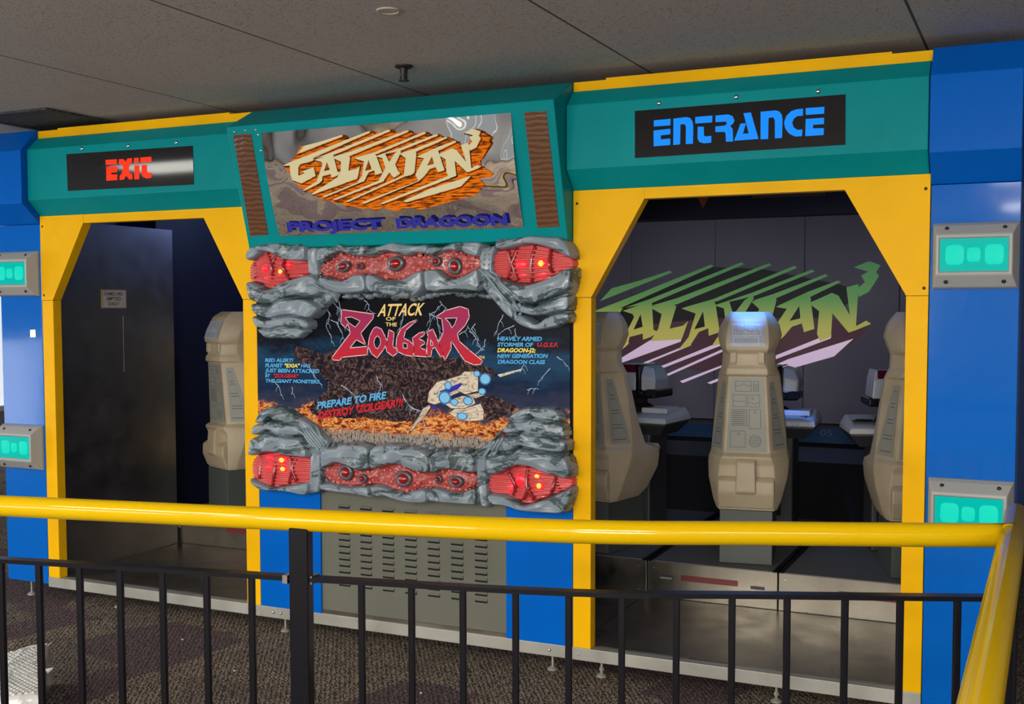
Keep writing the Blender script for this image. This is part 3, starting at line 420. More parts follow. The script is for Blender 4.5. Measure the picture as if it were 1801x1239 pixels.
for i, (x, y, pw) in enumerate(LAMPS):
    t = thing('ceiling_light', 'recessed fluorescent ceiling light panel behind the photographer', 'light', (x, y, CZ), group='recessed ceiling lights')
    f = BM()
    for a in ((x-.6, x+.6, y-.3, y-.27), (x-.6, x+.6, y+.27, y+.3), (x-.6, x-.57, y-.27, y+.27), (x+.57, x+.6, y-.27, y+.27)): box(f, *a, CZ-0.015, CZ)
    obj('frame', f, M['frame'], t); obj('diffuser', boxm(x-.57, x+.57, y-.27, y+.27, CZ-0.010, CZ), M['diffuser'], t)
# return-air grille, sprinkler and cover plate on the ceiling
t = thing('return_air_grille', 'dusty dark return air grille in the ceiling above the left pillar', 'vent', (-2.36, -0.05, CZ))
f = BM()
for a in ((-2.67, -2.04, -.36, -.335), (-2.67, -2.04, .24, .265), (-2.67, -2.645, -.335, .24), (-2.065, -2.04, -.335, .24)): box(f, *a, CZ-0.012, CZ)
obj('frame', f, M['ventdark'], t); obj('filter', boxm(-2.645, -2.065, -.335, .24, CZ-0.006, CZ), M['ventdark'], t)
t = thing('fire_sprinkler', 'small dark pendent fire sprinkler hanging from the ceiling', 'sprinkler', (0.27, -0.45, CZ))
b = BM(); loft(b, [[(0.27+r*math.cos(k*math.pi/8), -0.45+r*math.sin(k*math.pi/8), z) for k in range(16)] for r, z in ((.042, CZ), (.042, CZ-.006), (.03, CZ-.012))]); obj('escutcheon', b, M['bronze'], t)
b = BM(); loft(b, [[(0.27+r*math.cos(k*math.pi/6), -0.45+r*math.sin(k*math.pi/6), z) for k in range(12)] for r, z in ((.018, CZ-.012), (.016, CZ-.04), (.009, CZ-.062))]); obj('body', b, M['bronze'], t)
b = BM(); loft(b, [[(0.27+r*math.cos(k*math.pi/8), -0.45+r*math.sin(k*math.pi/8), z) for k in range(16)] for r, z in ((.024, CZ-.064), (.024, CZ-.069))])
tube(b, [(0.27+.014, -.45, CZ-.04), (0.27+.018, -.45, CZ-.055), (0.27+.01, -.45, CZ-.066)], .003, 6); tube(b, [(0.27-.014, -.45, CZ-.04), (0.27-.018, -.45, CZ-.055), (0.27-.01, -.45, CZ-.066)], .003, 6)
obj('deflector', b, M['bronze'], t)
b = BM(); loft(b, [[(0.711+r*math.cos(k*math.pi/12), -1.313+r*math.sin(k*math.pi/12), z) for k in range(24)] for r, z in ((.046, CZ), (.045, CZ-.004), (.038, CZ-.006), (.036, CZ-.003), (.0, CZ-.003))][:4])
tag(obj('ceiling_cover_plate', b, M['paper']), 'round beige cover plate set flush in the ceiling', 'cover plate')

# ------------------------------------------------------------------ doorway units (exit on the left, entrance on the right)
BB, BT, DB, OT, TB, ST = 0.085, 0.145, 1.818, 2.266, 2.316, 2.817
XO, XJ, XG1, XG2, XK, XI = 2.497, 2.409, 2.155, 1.268, 1.010, 0.920
def doorway(s, name, label, letters, lettermat, signrect, bolts, swirl):
    # s = +1 entrance (x positive), -1 exit; outer side towards |x| large
    t = thing(name, label, 'doorway', (s*(XO+XI)/2, 0.03, 0))
    X = lambda a, b: (min(s*a, s*b), max(s*a, s*b))
    Y = M['yellow']
    for (a, b) in ((XJ, XO), (XI, XK)):
        x0, x1 = X(a, b); obj('jamb', boxm(x0, x1, 0, 0.062, BT, DB-0.002), Y, t, bevel=0.002)
    for (a, b, c) in ((XO, XJ, XG1), (XI, XK, XG2)):
        pts = [(s*a, DB), (s*b, DB), (s*c, OT), (s*c, TB), (s*a, TB)]
        bm = BM(); plate(bm, pts, front(0), -0.062, 0.002); g = obj('gusset', bm, Y, t)
        for zz in (DB+0.03, TB-0.06):
            sc = BM(); dome(sc, (s*a+math.copysign(0.018, s*b-s*a), -0.002, zz), .007, .003, .007, 10, 3); obj('screw', sc, M['screwdark'], g)
    x0, x1 = X(XG1, XG2); obj('lintel', boxm(x0, x1, 0, 0.062, OT, TB), Y, t)
    x0, x1 = X(XO, XI)
    bm = BM(); xprism(bm, [(0.0, 2.772), (0.0, 2.80), (0.0, ST), (0.2, ST), (0.2, 2.772)], x0, x1); obj('top_strip', bm, Y, t)
    bm = BM(); box(bm, x0+0.16, x1-0.16, -0.002, 0.1, ST, ST+0.008); obj('top_lip', bm, Y, t)
    fx0, fx1 = (x0, x1-0.004) if s > 0 else (x0+0.004, x1)
    bm = BM(); xprism(bm, [(0.10, TB), (0.0, TB), (-0.09, 2.405), (-0.09, 2.697), (-0.014, 2.772), (0.10, 2.772)], fx0, fx1)
    fa = obj('fascia', bm, M['teal'], t, bevel=0.003)
    if bolts:
        for x, z in mm(bolts):
            bb = BM(); dome(bb, (x, -0.09, z), .011, .007, .011, 12, 4); obj('bolt', bb, M['screw'], fa, smooth=True)
    bm = BM(); plate(bm, mm(signrect), front(-0.09), -0.004, 0.003); sg = obj('sign_panel', bm, M['blackgloss'], t)
    for p in letters:
        bm = BM(); plate(bm, mm(p), front(-0.09), 0.003, 0.0045); obj('sign_letter', bm, lettermat, sg)
    # sill with levelling feet
    x0, x1 = X(XO, XI)
    bm = BM(); box(bm, x0, x1, -0.004, 0.05, BB, BT); sl = obj('sill', bm, M['steelsill'], t, bevel=0.002)
    for a in (XI+0.03,):
        bt = BM(); dome(bt, (s*a, -0.004, BB+0.028), .006, .006, .006, 8, 3)
        obj('sill_bolt', bt, M['screw'], sl)
    for fx in ((1.045, 1.88) if s > 0 else (2.0,)):
        bm = BM(); x = s*fx
        tube(bm, [(x, 0.06, BB), (x, 0.06, 0.012)], .006, 8)
        loft(bm, [[(x+r*math.cos(k*math.pi/8), .06+r*math.sin(k*math.pi/8), z) for k in range(16)] for r, z in ((.026, 0), (.026, .006), (.012, .016))])
        tube(bm, [(x, 0.06, .03), (x, 0.06, .045)], .012, 6)
        obj('levelling_foot', bm, M['steelsill'], t)
    return t
doorway(-1, 'exit_doorway', 'yellow framed exit doorway with teal fascia and red lettered black sign', D['EX'], M['signred'], D['SX'], D['BO'][1], False)
ent = doorway(1, 'entrance_doorway', 'yellow framed entrance doorway with teal fascia and blue lettered black sign', D['EN'], M['signblue'], D['SE'], D['BO'][0], True)
for (x0, x1, y0, y1, lab) in ((-2.455, -0.922, 0.064, 1.105, 'brushed steel threshold floor plate inside the exit doorway'), (-0.918, 0.918, 0.28, 1.068, 'dark steel floor plate behind the centre cabinet'), (0.922, 2.455, 0.064, 1.068, 'brushed steel threshold floor plate inside the entrance doorway')):
    tag(obj('threshold_plate', boxm(x0, x1, y0, y1, BT-0.03, BT), M['steel']), lab, 'floor plate')

# ------------------------------------------------------------------ blue pillars
def pillar(s, label):
    t = thing('side_pillar', label, 'pillar', (s*2.67, 0.15, 0))
    x0, x1 = (2.5, 2.84) if s > 0 else (-2.84, -2.5)
    obj('body', boxm(x0, x1, 0.0, 0.45, 0.10, 2.27), M['bluegloss'], t, bevel=0.003)
    bm = BM(); xprism(bm, [(0.45, 2.272), (0.0, 2.272), (-0.13, 2.386), (-0.13, 2.692), (-0.012, 2.822), (0.45, 2.822)], x0, x1); obj('header', bm, M['blue'], t, bevel=0.003)
    for x in (x0+0.13, ):
        bm = BM(); tube(bm, [(x, 0.06, 0.1), (x, 0.06, 0.012)], .006, 8)
        loft(bm, [[(x+r*math.cos(k*math.pi/8), .06+r*math.sin(k*math.pi/8), z) for k in range(16)] for r, z in ((.026, 0), (.026, .006), (.012, .016))])
        obj('levelling_foot', bm, M['steelsill'], t)
    return t
pl = pillar(-1, 'glossy blue pillar beside the exit doorway'); pr_ = pillar(1, 'glossy blue pillar beside the entrance doorway')
bm = BM(); plate(bm, [(-2.60, 1.595), (-2.555, 1.597), (-2.555, 1.643), (-2.60, 1.641)], front(0), 0, .002)
st = tag(obj('foil_sticker', bm, M['foil']), 'small foil sticker on the pillar left of the exit', 'sticker')
def lamp(s, z0, label):
    x0, x1 = (2.512, 2.838) if s > 0 else (-2.838, -2.512)
    t = thing('pillar_lamp', label, 'lamp', ((x0+x1)/2, 0, z0), group='grey framed teal pillar lamps')
    z1 = z0+0.27
    bm = BM()
    def ring(a, b, c, d, y): return [(a, y, c), (b, y, c), (b, y, d), (a, y, d)]
    lx0, lx1, lz0, lz1 = x0+0.032, x1-0.040, z0+0.072, z1-0.068
    loft(bm, [ring(x0, x1, z0, z1, 0), ring(x0, x1, z0, z1, -.012), ring(x0+.004, x1-.008, z0+.008, z1-.012, -.035), ring(x0+.016, x1-.024, z0+.055, z1-.05, -.078), ring(lx0-.006, lx1+.006, lz0-.006, lz1+.006, -.080), ring(lx0, lx1, lz0, lz1, -.070)], cap=False)
    obj('housing', bm, M['lampgrey'], t, bevel=0.004, seg=2)
    bm = BM(); box(bm, lx0, lx1, -.072, -.06, lz0, lz1); ln = obj('lens', bm, M['tealled'], t)
    wd = lx1-lx0; zc = (lz0+lz1)/2
    for c, r in ((0.22, .036), (0.5, .026), (0.80, .036)):
        bm = BM(); loft(bm, [[(lx0+wd*c+q*r*math.copysign(abs(math.cos(a))**.5, math.cos(a)), y, zc+q*r*1.15*math.copysign(abs(math.sin(a))**.5, math.sin(a))) for a in [2*math.pi*(k+.5)/24 for k in range(24)]] for q, y in ((1, -.072), (.97, -.0735), (.9, -.074))])
        obj('led_cluster', bm, M['tealhot'], ln, smooth=True)
    for x in (x0+.055, x1-.055):
        for z, y in ((z0+.03, -.056), (z1-.026, -.050)):
            bm = BM(); dome(bm, (x, y, z), .009, .008, .009, 10, 3); obj('screw', bm, M['screwdark'], t)
lamp(1, 1.842, 'upper grey teal-lit lamp on the pillar right of the entrance'); lamp(1, 0.795, 'lower grey teal-lit lamp on the pillar right of the entrance')
lamp(-1, 1.842, 'upper grey teal-lit lamp on the pillar left of the exit'); lamp(-1, 0.795, 'lower grey teal-lit lamp on the pillar left of the exit')

# ------------------------------------------------------------------ marquee between the doorways
t = thing('marquee', 'teal marquee box with mirror panel, orange slatted logo and brown side grilles', 'sign', (0, -0.05, 2.09))
bm = BM(); xprism(bm, [(0.26, 2.075), (0.0, 2.075), (-0.062, 2.085), (-0.233, 2.703), (-0.02, 2.815), (0.26, 2.815)], -0.916, 0.916)
obj('housing', bm, M['teal'], t, bevel=0.006)
bm = BM(); g_ = [[bm.verts.new(marq(-.70+1.40*i/70, .055+.532*j/28, .003+.018*math.cos((j-14)/14*1.5)+.0026*(math.sin(i*.13+j*.09)+.6*math.sin(j*.30-i*.05+1)))) for i in range(71)] for j in range(29)]
for a, b in zip(g_, g_[1:]):
    for i in range(70): bm.faces.new((a[i], a[i+1], b[i+1], b[i]))
plate(bm, [(-.70, .055), (.70, .055), (.70, .587), (-.70, .587)], marq, -.012, -.008)
mir = obj('mirror_panel', bm, M['mirror'], t, smooth=True)
for g in D['MG']:
    bm = BM(); plate(bm, mm(g), marq, -.004, .003); obj('side_grille', bm, M['grille'], t)
marq_logo = lambda u, v, w: marq(u, v, w+.024)
bm = BM(); plate(bm, mm(D['GB']), marq_logo, .002, .003); lg = obj('logo', bm, M['orange'], t)
bm = BM()
for k in ('GU', 'GL', 'GD'):
    for p in D[k]: strip(bm, [(a+0.004, b-0.005) for a, b in mm(p)], .005, marq_logo, .0034, True)
obj('logo_outline', bm, M['logoedge'], lg)
for k, h, nm in (('GU', .0045, 'logo_slat'), ('GD', .0048, 'logo_slat'), ('GL', .0051, 'logo_letter')):
    for p in D[k]: bm = BM(); plate(bm, mm(p), marq_logo, .003, h); obj(nm, bm, M['cream'], lg)
for p in D['GH']: bm = BM(); plate(bm, mm(p), marq_logo, .003, .0056); obj('letter_counter', bm, M['orangedk'], lg)
for s_, a, b_, h in D['GT']:
    bm = BM(); put_text(bm, s_, (a[0]/1000, a[1]/1000), (b_[0]/1000, b_[1]/1000), h/1000, marq_logo, .004, 0.055); obj('subtitle_word', bm, M['logoblue'], t)
for u, v in ((-.87, .605), (-.80, .607), (-.735, .606), (-.725, .58), (-.725, .5)): bm = BM(); dome(bm, marq(u, v, 0), .007, .005, .007, 10, 3); obj('bolt', bm, M['screw'], t)

# ------------------------------------------------------------------ centre cabinet below the poster
t = thing('centre_cabinet', 'blue cabinet base with grey louvred vent panel under the poster', 'cabinet', (0, 0.5, 0))
for a, b in ((-0.917, -0.522), (0.567, 0.917)):
    obj('blue_panel', boxm(a, b, 0.0, 0.03, BT, 0.82), M['blue'], t)
bm = BM(); box(bm, -0.522, 0.567, 0.012, 0.03, BT+0.02, 0.82); vp = obj('vent_panel', bm, M['vent'], t)
for c in range(7):
    x = -0.415+c*0.136*0.985
    zz = 0.685; rows = 13
    for r in range(rows):
        z = 0.733-0.0345*r
        if z < 0.30: continue
        bm = BM()
        xprism(bm, [(0.0125, z-0.006), (0.003, z-0.006), (0.003, z-0.003), (0.0125, z+0.008)], x, x+0.07)
        n0 = len(bm.faces); box(bm, x+.001, x+.069, 0.0105, 0.0125, z-0.0165, z-0.0050)
        for q in list(bm.faces)[n0:]: q.material_index = 1
        obj('louvre', bm, [M['vent'], M['matblack']], vp)
obj('carcass', boxm(-0.915, 0.915, 0.03, 0.26, BT, 2.07), M['navy'], t)
bm = BM(); box(bm, -XI, XI, -0.004, 0.05, BB, BT); sl = obj('sill', bm, M['steelsill'], t, bevel=0.002)
obj('kick_strip', boxm(-0.522, 0.567, 0.004, 0.012, BT, BT+0.02), M['steel'], t)
for x in (-0.83, -0.78, 0.80):
    bb = BM(); dome(bb, (x, -0.004, 0.117), .009, .009, .009, 10, 3)
    obj('sill_bolt', bb, M['screw'], sl)
for x in (-0.80, 0.79):
    bm = BM(); tube(bm, [(x, 0.06, BB), (x, 0.06, 0.012)], .006, 8)
    loft(bm, [[(x+r*math.cos(k*math.pi/8), .06+r*math.sin(k*math.pi/8), z) for k in range(16)] for r, z in ((.026, 0), (.026, .006), (.012, .016))])
    obj('levelling_foot', bm, M['steelsill'], t)

# ------------------------------------------------------------------ poster panel with sculpted armour
mp_ = thing('poster_panel', 'sculpted grey armour panel with red eyes around a dark battle poster', 'poster', (0, -0.05, 0))
bm = BM(); box(bm, -0.916, 0.904, -0.004, 0.0, 0.83, 2.072); po = obj('poster', bm, M['poster'], mp_)
F = front(-0.004)
def decal(name, polys, mt, w, parent=po):
    for p in polys: bm = BM(); plate(bm, mm(p), F, 0, w); obj(name, bm, mt, parent)
def jag(p, st=.010, am=.006):
    q = []
    for i in range(len(p)):
        a, c = p[i], p[(i+1) % len(p)]; n = max(1, int(math.hypot(c[0]-a[0], c[1]-a[1])/st))
        q += [(a[0]+(c[0]-a[0])*k/n+random.uniform(-am, am), a[1]+(c[1]-a[1])*k/n+random.uniform(-am, am)) for k in range(n)]
    return q
bm = BM(); plate(bm, jag(chaikin(mm(D['BEAST']), 1)), F, 0, .0006); obj('rock_mass', bm, M['beast'], po)
for i, p in enumerate(D['LG']):
    bm = BM(); q = mm(p); j = []
    for a, b in zip(q, q[1:]):
        for k in range(3):
            f = k/3; j.append((a[0]+(b[0]-a[0])*f+random.uniform(-.004, .004), a[1]+(b[1]-a[1])*f+random.uniform(-.003, .003)))
    j.append(q[-1]); strip(bm, j, .0035, F, .0010, taper=True)
    for k in range(2, len(j)-1, 3):
        d = random.choice((-1, 1)); strip(bm, [j[k], (j[k][0]+d*.012, j[k][1]-.012), (j[k][0]+d*.018, j[k][1]-.03)], .002, F, .0010, taper=True)
    obj('lightning_bolt', bm, M['bolt'], po)
bm = BM(); plate(bm, jag(mm(D['SHk'][2])), F, 0, .0012); obj('smoke_plume', bm, M['beast'], po)
decal('ship_hull', D['SHc'], M['hull'], .0016)
for p in D['SHc'][:3]+D['SHc'][4:]:
    q = mm(p); cx_ = sum(a for a, _ in q)/len(q); cz_ = sum(c for _, c in q)/len(q); bm = BM(); strip(bm, q, .0025, F, .0018, True); strip(bm, [(cx_+(x-cx_)*.62, cz_+(z-cz_)*.62) for x, z in q], .0018, F, .0018, True)
    for x, z in q[::2]: strip(bm, [(cx_, cz_), (x, z)], .0015, F, .0018)
    obj('hull_line', bm, M['hullline'], po)
decal('ship_marking', D['SHk'][:2], M['logoblue'], .0020)
for cx, cz, rx, rz in D['SHb']:
    bm = BM(); b2 = BM(); e = [(cx/1000+abs(rx)/1000*math.cos(k*math.pi/9), cz/1000+abs(rz)/1000*math.sin(k*math.pi/9)) for k in range(18)]
    plate(b2, e, F, .0016, .0022); plate(bm, [(cx/1000+(x-cx/1000)*.78, cz/1000+(z-cz/1000)*.78) for x, z in e], F, .0022, .0026)
    obj('thruster_rim', b2, M['thrustrim'], po); obj('thruster', bm, M['thrust'], po)
for p in D['ZL']:
    bm = BM(); strip(bm, mm(p), .0085, F, .0016, True); obj('letter_outline', bm, M['outline'], po)
    bm = BM(); plate(bm, mm(p), F, 0, .0020); obj('title_letter', bm, M['crimson'], po)
for p in D['ZH']:
    bm = BM(); plate(bm, mm(p), F, 0, .0026); obj('letter_counter', bm, M['poster'], po)
    bm = BM(); strip(bm, mm(p), .0035, F, .0028, True); obj('counter_outline', bm, M['outline'], po)
for k, nm, mt, off, sh in (('b', 'story_text', 'txb', .035, .22), ('r', 'red_text', 'txr', .035, .22), ('y', 'yellow_text', 'txy', .04, .22), ('a', 'heading_text', 'txa', .02, .35)):
    for s_, a, b_, h in D['TX'][k]:
        bm = BM(); put_text(bm, s_, (a[0]/1000, a[1]/1000), (b_[0]/1000, b_[1]/1000), h/1000, F, .0032, off, 0 if s_ in ('OF', 'THE', 'TM') else sh)
        obj(nm, bm, M[mt], po)
# height field of the armour
def field(polys, step=0.004, yoff=0.0, ribs=None, flat=1.0, sharp=1.0):
    P = [(np.array(chaikin(mm(p), 2)), b/1000, a/1000*flat, w/1000*sharp) for p, b, a, w in polys]
    allp = np.concatenate([p for p, *_ in P]); x0, z0 = allp.min(0)-2*step; x1, z1 = allp.max(0)+2*step
    gx = np.arange(x0, x1, step); gz = np.arange(z0, z1, step); H = np.full((len(gz), len(gx)), -1.0)
    for poly, b, a, w in P:
        i0, i1 = np.searchsorted(gx, [poly[:, 0].min(), poly[:, 0].max()]); j0, j1 = np.searchsorted(gz, [poly[:, 1].min(), poly[:, 1].max()])
        i0 = max(0, i0-1); j0 = max(0, j0-1)
        X, Z = np.meshgrid(gx[i0:i1+1], gz[j0:j1+1]); ins = np.zeros(X.shape, bool); dm = np.full(X.shape, 9.0)
        for k in range(len(poly)):
            ax, az = poly[k]; bx, bz = poly[(k+1) % len(poly)]
            c = ((az > Z) != (bz > Z)) & (X < (bx-ax)*(Z-az)/(bz-az+1e-12)+ax); ins ^= c
            L = (bx-ax)**2+(bz-az)**2+1e-12; t_ = np.clip(((X-ax)*(bx-ax)+(Z-az)*(bz-az))/L, 0, 1)
            dm = np.minimum(dm, np.hypot(X-ax-t_*(bx-ax), Z-az-t_*(bz-az)))
        q = np.clip(dm/w, 0, 1); h = b+a*np.sqrt(np.clip(1-(1-q)**2, 0, 1))*0.75 + a*0.25*np.clip(dm/(w*0.3), 0, 1)
        # a thin raised lip along the edge and gentle irregular swelling
        h = h+0.005*np.exp(-((dm-0.010)/0.005)**2)+(0.006*np.sin(X*23+Z*13+len(poly))+0.003*np.sin(X*41-Z*33+b*90))*np.clip(dm/w, 0, 1)
        if ribs: h = h+ribs(X, Z)
        sub = H[j0:j1+1, i0:i1+1]; sub[ins] = np.maximum(sub, h)[ins]
    idx = np.full(H.shape, -1, int); bm = BM(); vs_ = []
    valid = H > 0
    quad = valid[:-1, :-1] | valid[1:, :-1] | valid[:-1, 1:] | valid[1:, 1:]
    V = []; Fc = []
    def vid(j, i):
        if idx[j, i] < 0:
            idx[j, i] = len(V); V.append((gx[i], -(H[j, i] if valid[j, i] else 0.004)-yoff, gz[j]))
        return int(idx[j, i])
    for j, i in zip(*np.nonzero(quad)): Fc.append((vid(j, i), vid(j, i+1), vid(j+1, i+1), vid(j+1, i)))
    me = bpy.data.meshes.new('field'); me.from_pydata(V, [], Fc); bm.free()
    return me, (gx, gz, H)
def hat(g, x, z):
    gx, gz, H = g; i = min(max(int((x-gx[0])/(gx[1]-gx[0])), 0), len(gx)-1); j = min(max(int((z-gz[0])/(gz[1]-gz[0])), 0), len(gz)-1); return max(H[j, i], 0.0)
A = []
for k, nm in (('up', 'upper_armour'), ('low', 'lower_armour')):
    me, g = field(D['PL'][k], 0.004, 0, None, 0.80, 0.62); A.append((obj(nm, me, M['camo'], mp_, smooth=True), g))
for pts, (ao, g), r0 in ((D['KN'], A[0], 13), (D['KN2'], A[1], 12)):
    for i, (x, z) in enumerate(mm(pts)):
        r = (r0+(i*7) % 9)/1000; bm = BM(); dome(bm, (x, -max(0.0, min(hat(g, x, z), .085)-.02), z), r*1.25, r*1.3+.02, r*.85, 12, 5); obj('knob', bm, M['camo'], ao, smooth=True)
# ridged tendons between the corner pods and the bars
def ridges(parent, a0, a1, b0, b1, n, r, g):
    bm = BM()
    for k in range(n):
        f = k/(n-1); p = Vector(a0).lerp(Vector(a1), f); q = Vector(b0).lerp(Vector(b1), f)
        pts = []
        for s_ in range(6):
            x, z = p.lerp(q, s_/5); pts.append((x, -max(hat(g, x, z), .03)-.001, z))
        tube(bm, pts, r, 6)
    obj('tendon', bm, M['tendon'], parent, smooth=True)
U, Lw = A
ridges(U[0], (.462, 1.955), (.53, 1.94), (.60, 1.80), (.665, 1.835), 6, .008, U[1])
ridges(U[0], (.60, 1.80), (.665, 1.835), (.665, 1.72), (.70, 1.79), 5, .009, U[1])
ridges(U[0], (-.52, 1.885), (-.44, 1.90), (-.36, 1.835), (-.38, 1.80), 4, .007, U[1])
ridges(Lw[0], (-.60, 1.13), (-.52, 1.15), (-.49, 1.01), (-.42, 1.035), 6, .008, Lw[1])
ridges(Lw[0], (.47, 1.04), (.54, 1.06), (.53, 1.12), (.60, 1.15), 4, .007, Lw[1])
for (ao, g), xs, za, zb in ((U, (-.472, -.448), 2.03, 1.93), (U, (.478, .505), 2.05, 1.93), (Lw, (-.485, -.462), 0.98, 0.84), (Lw, (.475, .498), 0.98, 0.82)):
    for x in xs:
        for k in range(6):
            z = za+(zb-za)*k/5; bm = BM(); dome(bm, (x, -max(hat(g, x, z)-.006, .02), z), .008, .012, .006, 8, 3); obj('rivet', bm, M['tendon'], ao, smooth=True)
# ribbed red windows with lamps and tubes behind the armour
for wi, (poly, lamps, tubes) in enumerate(zip(D['W'], D['LA'], D['TU'])):
    c = np.array(poly).mean(0)/1000; side = -1 if c[0] < 0 else 1
    xe = c[0]+side*0.45
    def rib(X, Z, c=c, xe=xe, side=side):
        spread = np.clip(np.abs(X-xe)/0.45, 0.25, 1.0); return 0.007*np.sin((Z-c[1])/spread*300)
    me, g = field([(poly, 18, 30, 70)], 0.0035, 0, rib); wd = obj('red_window', me, M['red'], mp_, smooth=True)
    for L in lamps:
        hot = L[4] == 1; x, z = L[0]/1000, L[1]/1000; rx, rz = abs(L[2])/1000, abs(L[3])/1000; bm = BM()
        dome(bm, (x, -hat(g, x, z)+.004, z), rx*1.1, .010, rz*1.1, 14, 4); o = obj('lamp_lens', bm, M['redlamp'], wd, smooth=True)
        if hot:
            bm = BM(); dome(bm, (x, -hat(g, x, z)-.004, z), rx*.62, .006, rz*.72, 12, 4); obj('lamp_bulb', bm, M['orangelamp'], wd, smooth=True)
    for tb in tubes:
        q = spline([(x, -hat(g, x, z)-.005, z) for x, z in mm(tb)], 5); bm = BM(); tube(bm, q, .0095, 8); obj('tube', bm, M['tube'], wd, smooth=True)
# red eye strips
for si, (poly, eyes) in enumerate(zip(D['S'], D['EY'])):
    me, g = field([(poly, 20, 18, 40)], 0.0045); sp = obj('eye_strip', me, M['beadbase'], mp_, smooth=True)
    E = [(x/1000, z/1000, abs(rx)/1000, abs(rz)/1000, R(rot) if si == 0 else -R(rot)) for x, z, rx, rz, rot in eyes]
    pts = np.array(mm(poly)); lo, hi = pts.min(0), pts.max(0); bm = BM(); beads = []; rr = random.Random(3+si)
    for k in range(6000):
        x = rr.uniform(lo[0], hi[0]); z = rr.uniform(lo[1], hi[1]); r = rr.choice((.017, .014, .011, .009) if k < 500 else (.007, .005, .0045))
        if hat(g, x, z) < .022+r*.1: continue
        if any(((x-e[0])/(e[2]+r*.7))**2+((z-e[1])/(e[3]+r*.7))**2 < 1 for e in E): continue
        if any((x-a)**2+(z-b)**2 < ((r+c)*.98)**2 for a, b, c in beads): continue
        beads.append((x, z, r)); dome(bm, (x, -hat(g, x, z)+.003, z), r*.95, r*.5+.003, r*1.05, 9, 3)
    for x, z, r in beads:
        if r > .0105: dome(bm, (x, -hat(g, x, z)-r*.36, z), r*.5, r*.24, r*.5, 8, 3)
    obj('bead_cluster', bm, M['bead'], sp, smooth=True)
    for (x, z, rx, rz, rot) in E:
        y = -hat(g, x, z)-.012; bm = BM(); n = 28
        rings = []
        for k in range(n):
            th = 2*math.pi*k/n; ux, uz = math.cos(th), math.sin(th); ring = []
            for q in range(8):
                ph = 2*math.pi*q/8; s_ = 1-0.30+0.26*math.cos(ph)
                a, b = rx*s_*ux, rz*s_*uz; ring.append((x+a*math.cos(rot)-b*math.sin(rot), y-0.013*math.sin(ph)+.004, z+a*math.sin(rot)+b*math.cos(rot)))
            rings.append(ring)
        loft(bm, rings+[rings[0]], cap=False); obj('eye_rim', bm, M['rim'], sp, smooth=True)
        bm = BM(); dome(bm, (0, 0, 0), rx*.62, .026, rz*.62, 20, 7)
        bmesh.ops.rotate(bm, verts=bm.verts, cent=(0, 0, 0), matrix=Matrix.Rotation(-rot, 3, 'Y')); bmesh.ops.translate(bm, verts=bm.verts, vec=(x, y+.004, z)); obj('eye_gem', bm, M['gem'], sp, smooth=True)

# ------------------------------------------------------------------ interior of the theatre
PZ = 0.352
struct('wall_inner_left', boxm(-2.66, -2.60, 1.09, 3.6, 0, 2.62), M['navy'])
struct('wall_inner_right', boxm(2.60, 2.66, 0.47, 3.6, 0, 2.62), M['navy'])
struct('wall_inner_far', boxm(-2.84, 2.84, 3.62, 3.7, 0, 2.70), M['matblack'])
struct('wall_outer_left', boxm(-2.84, -2.78, 0.46, 3.62, 0.1, 2.70), M['blue']); struct('wall_outer_right', boxm(2.78, 2.84, 0.46, 3.62, 0.1, 2.70), M['blue'])
struct('ceiling_inner', boxm(-2.78, 2.78, 0.21, 3.62, 2.70, 2.74), M['matblack'])
# stainless side panel of the exit passage and its notice
t = thing('steel_side_panel', 'dull stainless steel wall panel inside the exit passage', 'panel', (-2.48, 0.55, 0.1))
obj('sheet', boxm(-2.495, -2.463, 0.066, 1.095, BT, 2.30), M['steeldoor'], t)
obj('door_sheet', boxm(-2.463, -2.459, 0.066, 1.078, 0.685, 2.263), M['steeldoor'], t)
obj('scratch_dent', boxm(-2.4592, -2.4575, 0.617, 0.622, 1.36, 1.72), M['steel'], t, bevel=0.0008)
t = thing('notice_sign', 'small cream notice in a gold frame on the steel panel', 'sign', (-2.458, 0.54, 1.83))
side = lambda u, v, w: (-2.459+w, u, v)
bm = BM(); plate(bm, [(.436, 1.768), (.648, 1.768), (.648, 1.890), (.436, 1.890)], side, 0, .005); obj('frame', bm, M['brass'], t)
bm = BM(); plate(bm, [(.443, 1.774), (.641, 1.774), (.641, 1.884), (.443, 1.884)], side, .005, .006); pp = obj('paper', bm, M['paper'], t)
bm = BM(); bm.free()
for s_, a, b_, v in (('GAMES ARE', .455, .612, 1.851), ('EMPTIED', .475, .597, 1.820), ('DAILY', .490, .582, 1.788)):
    bm = BM(); put_text(bm, s_, (a, v), (b_, v), .022, side, .0066, .012); obj('text_line', bm, M['ink'], pp)
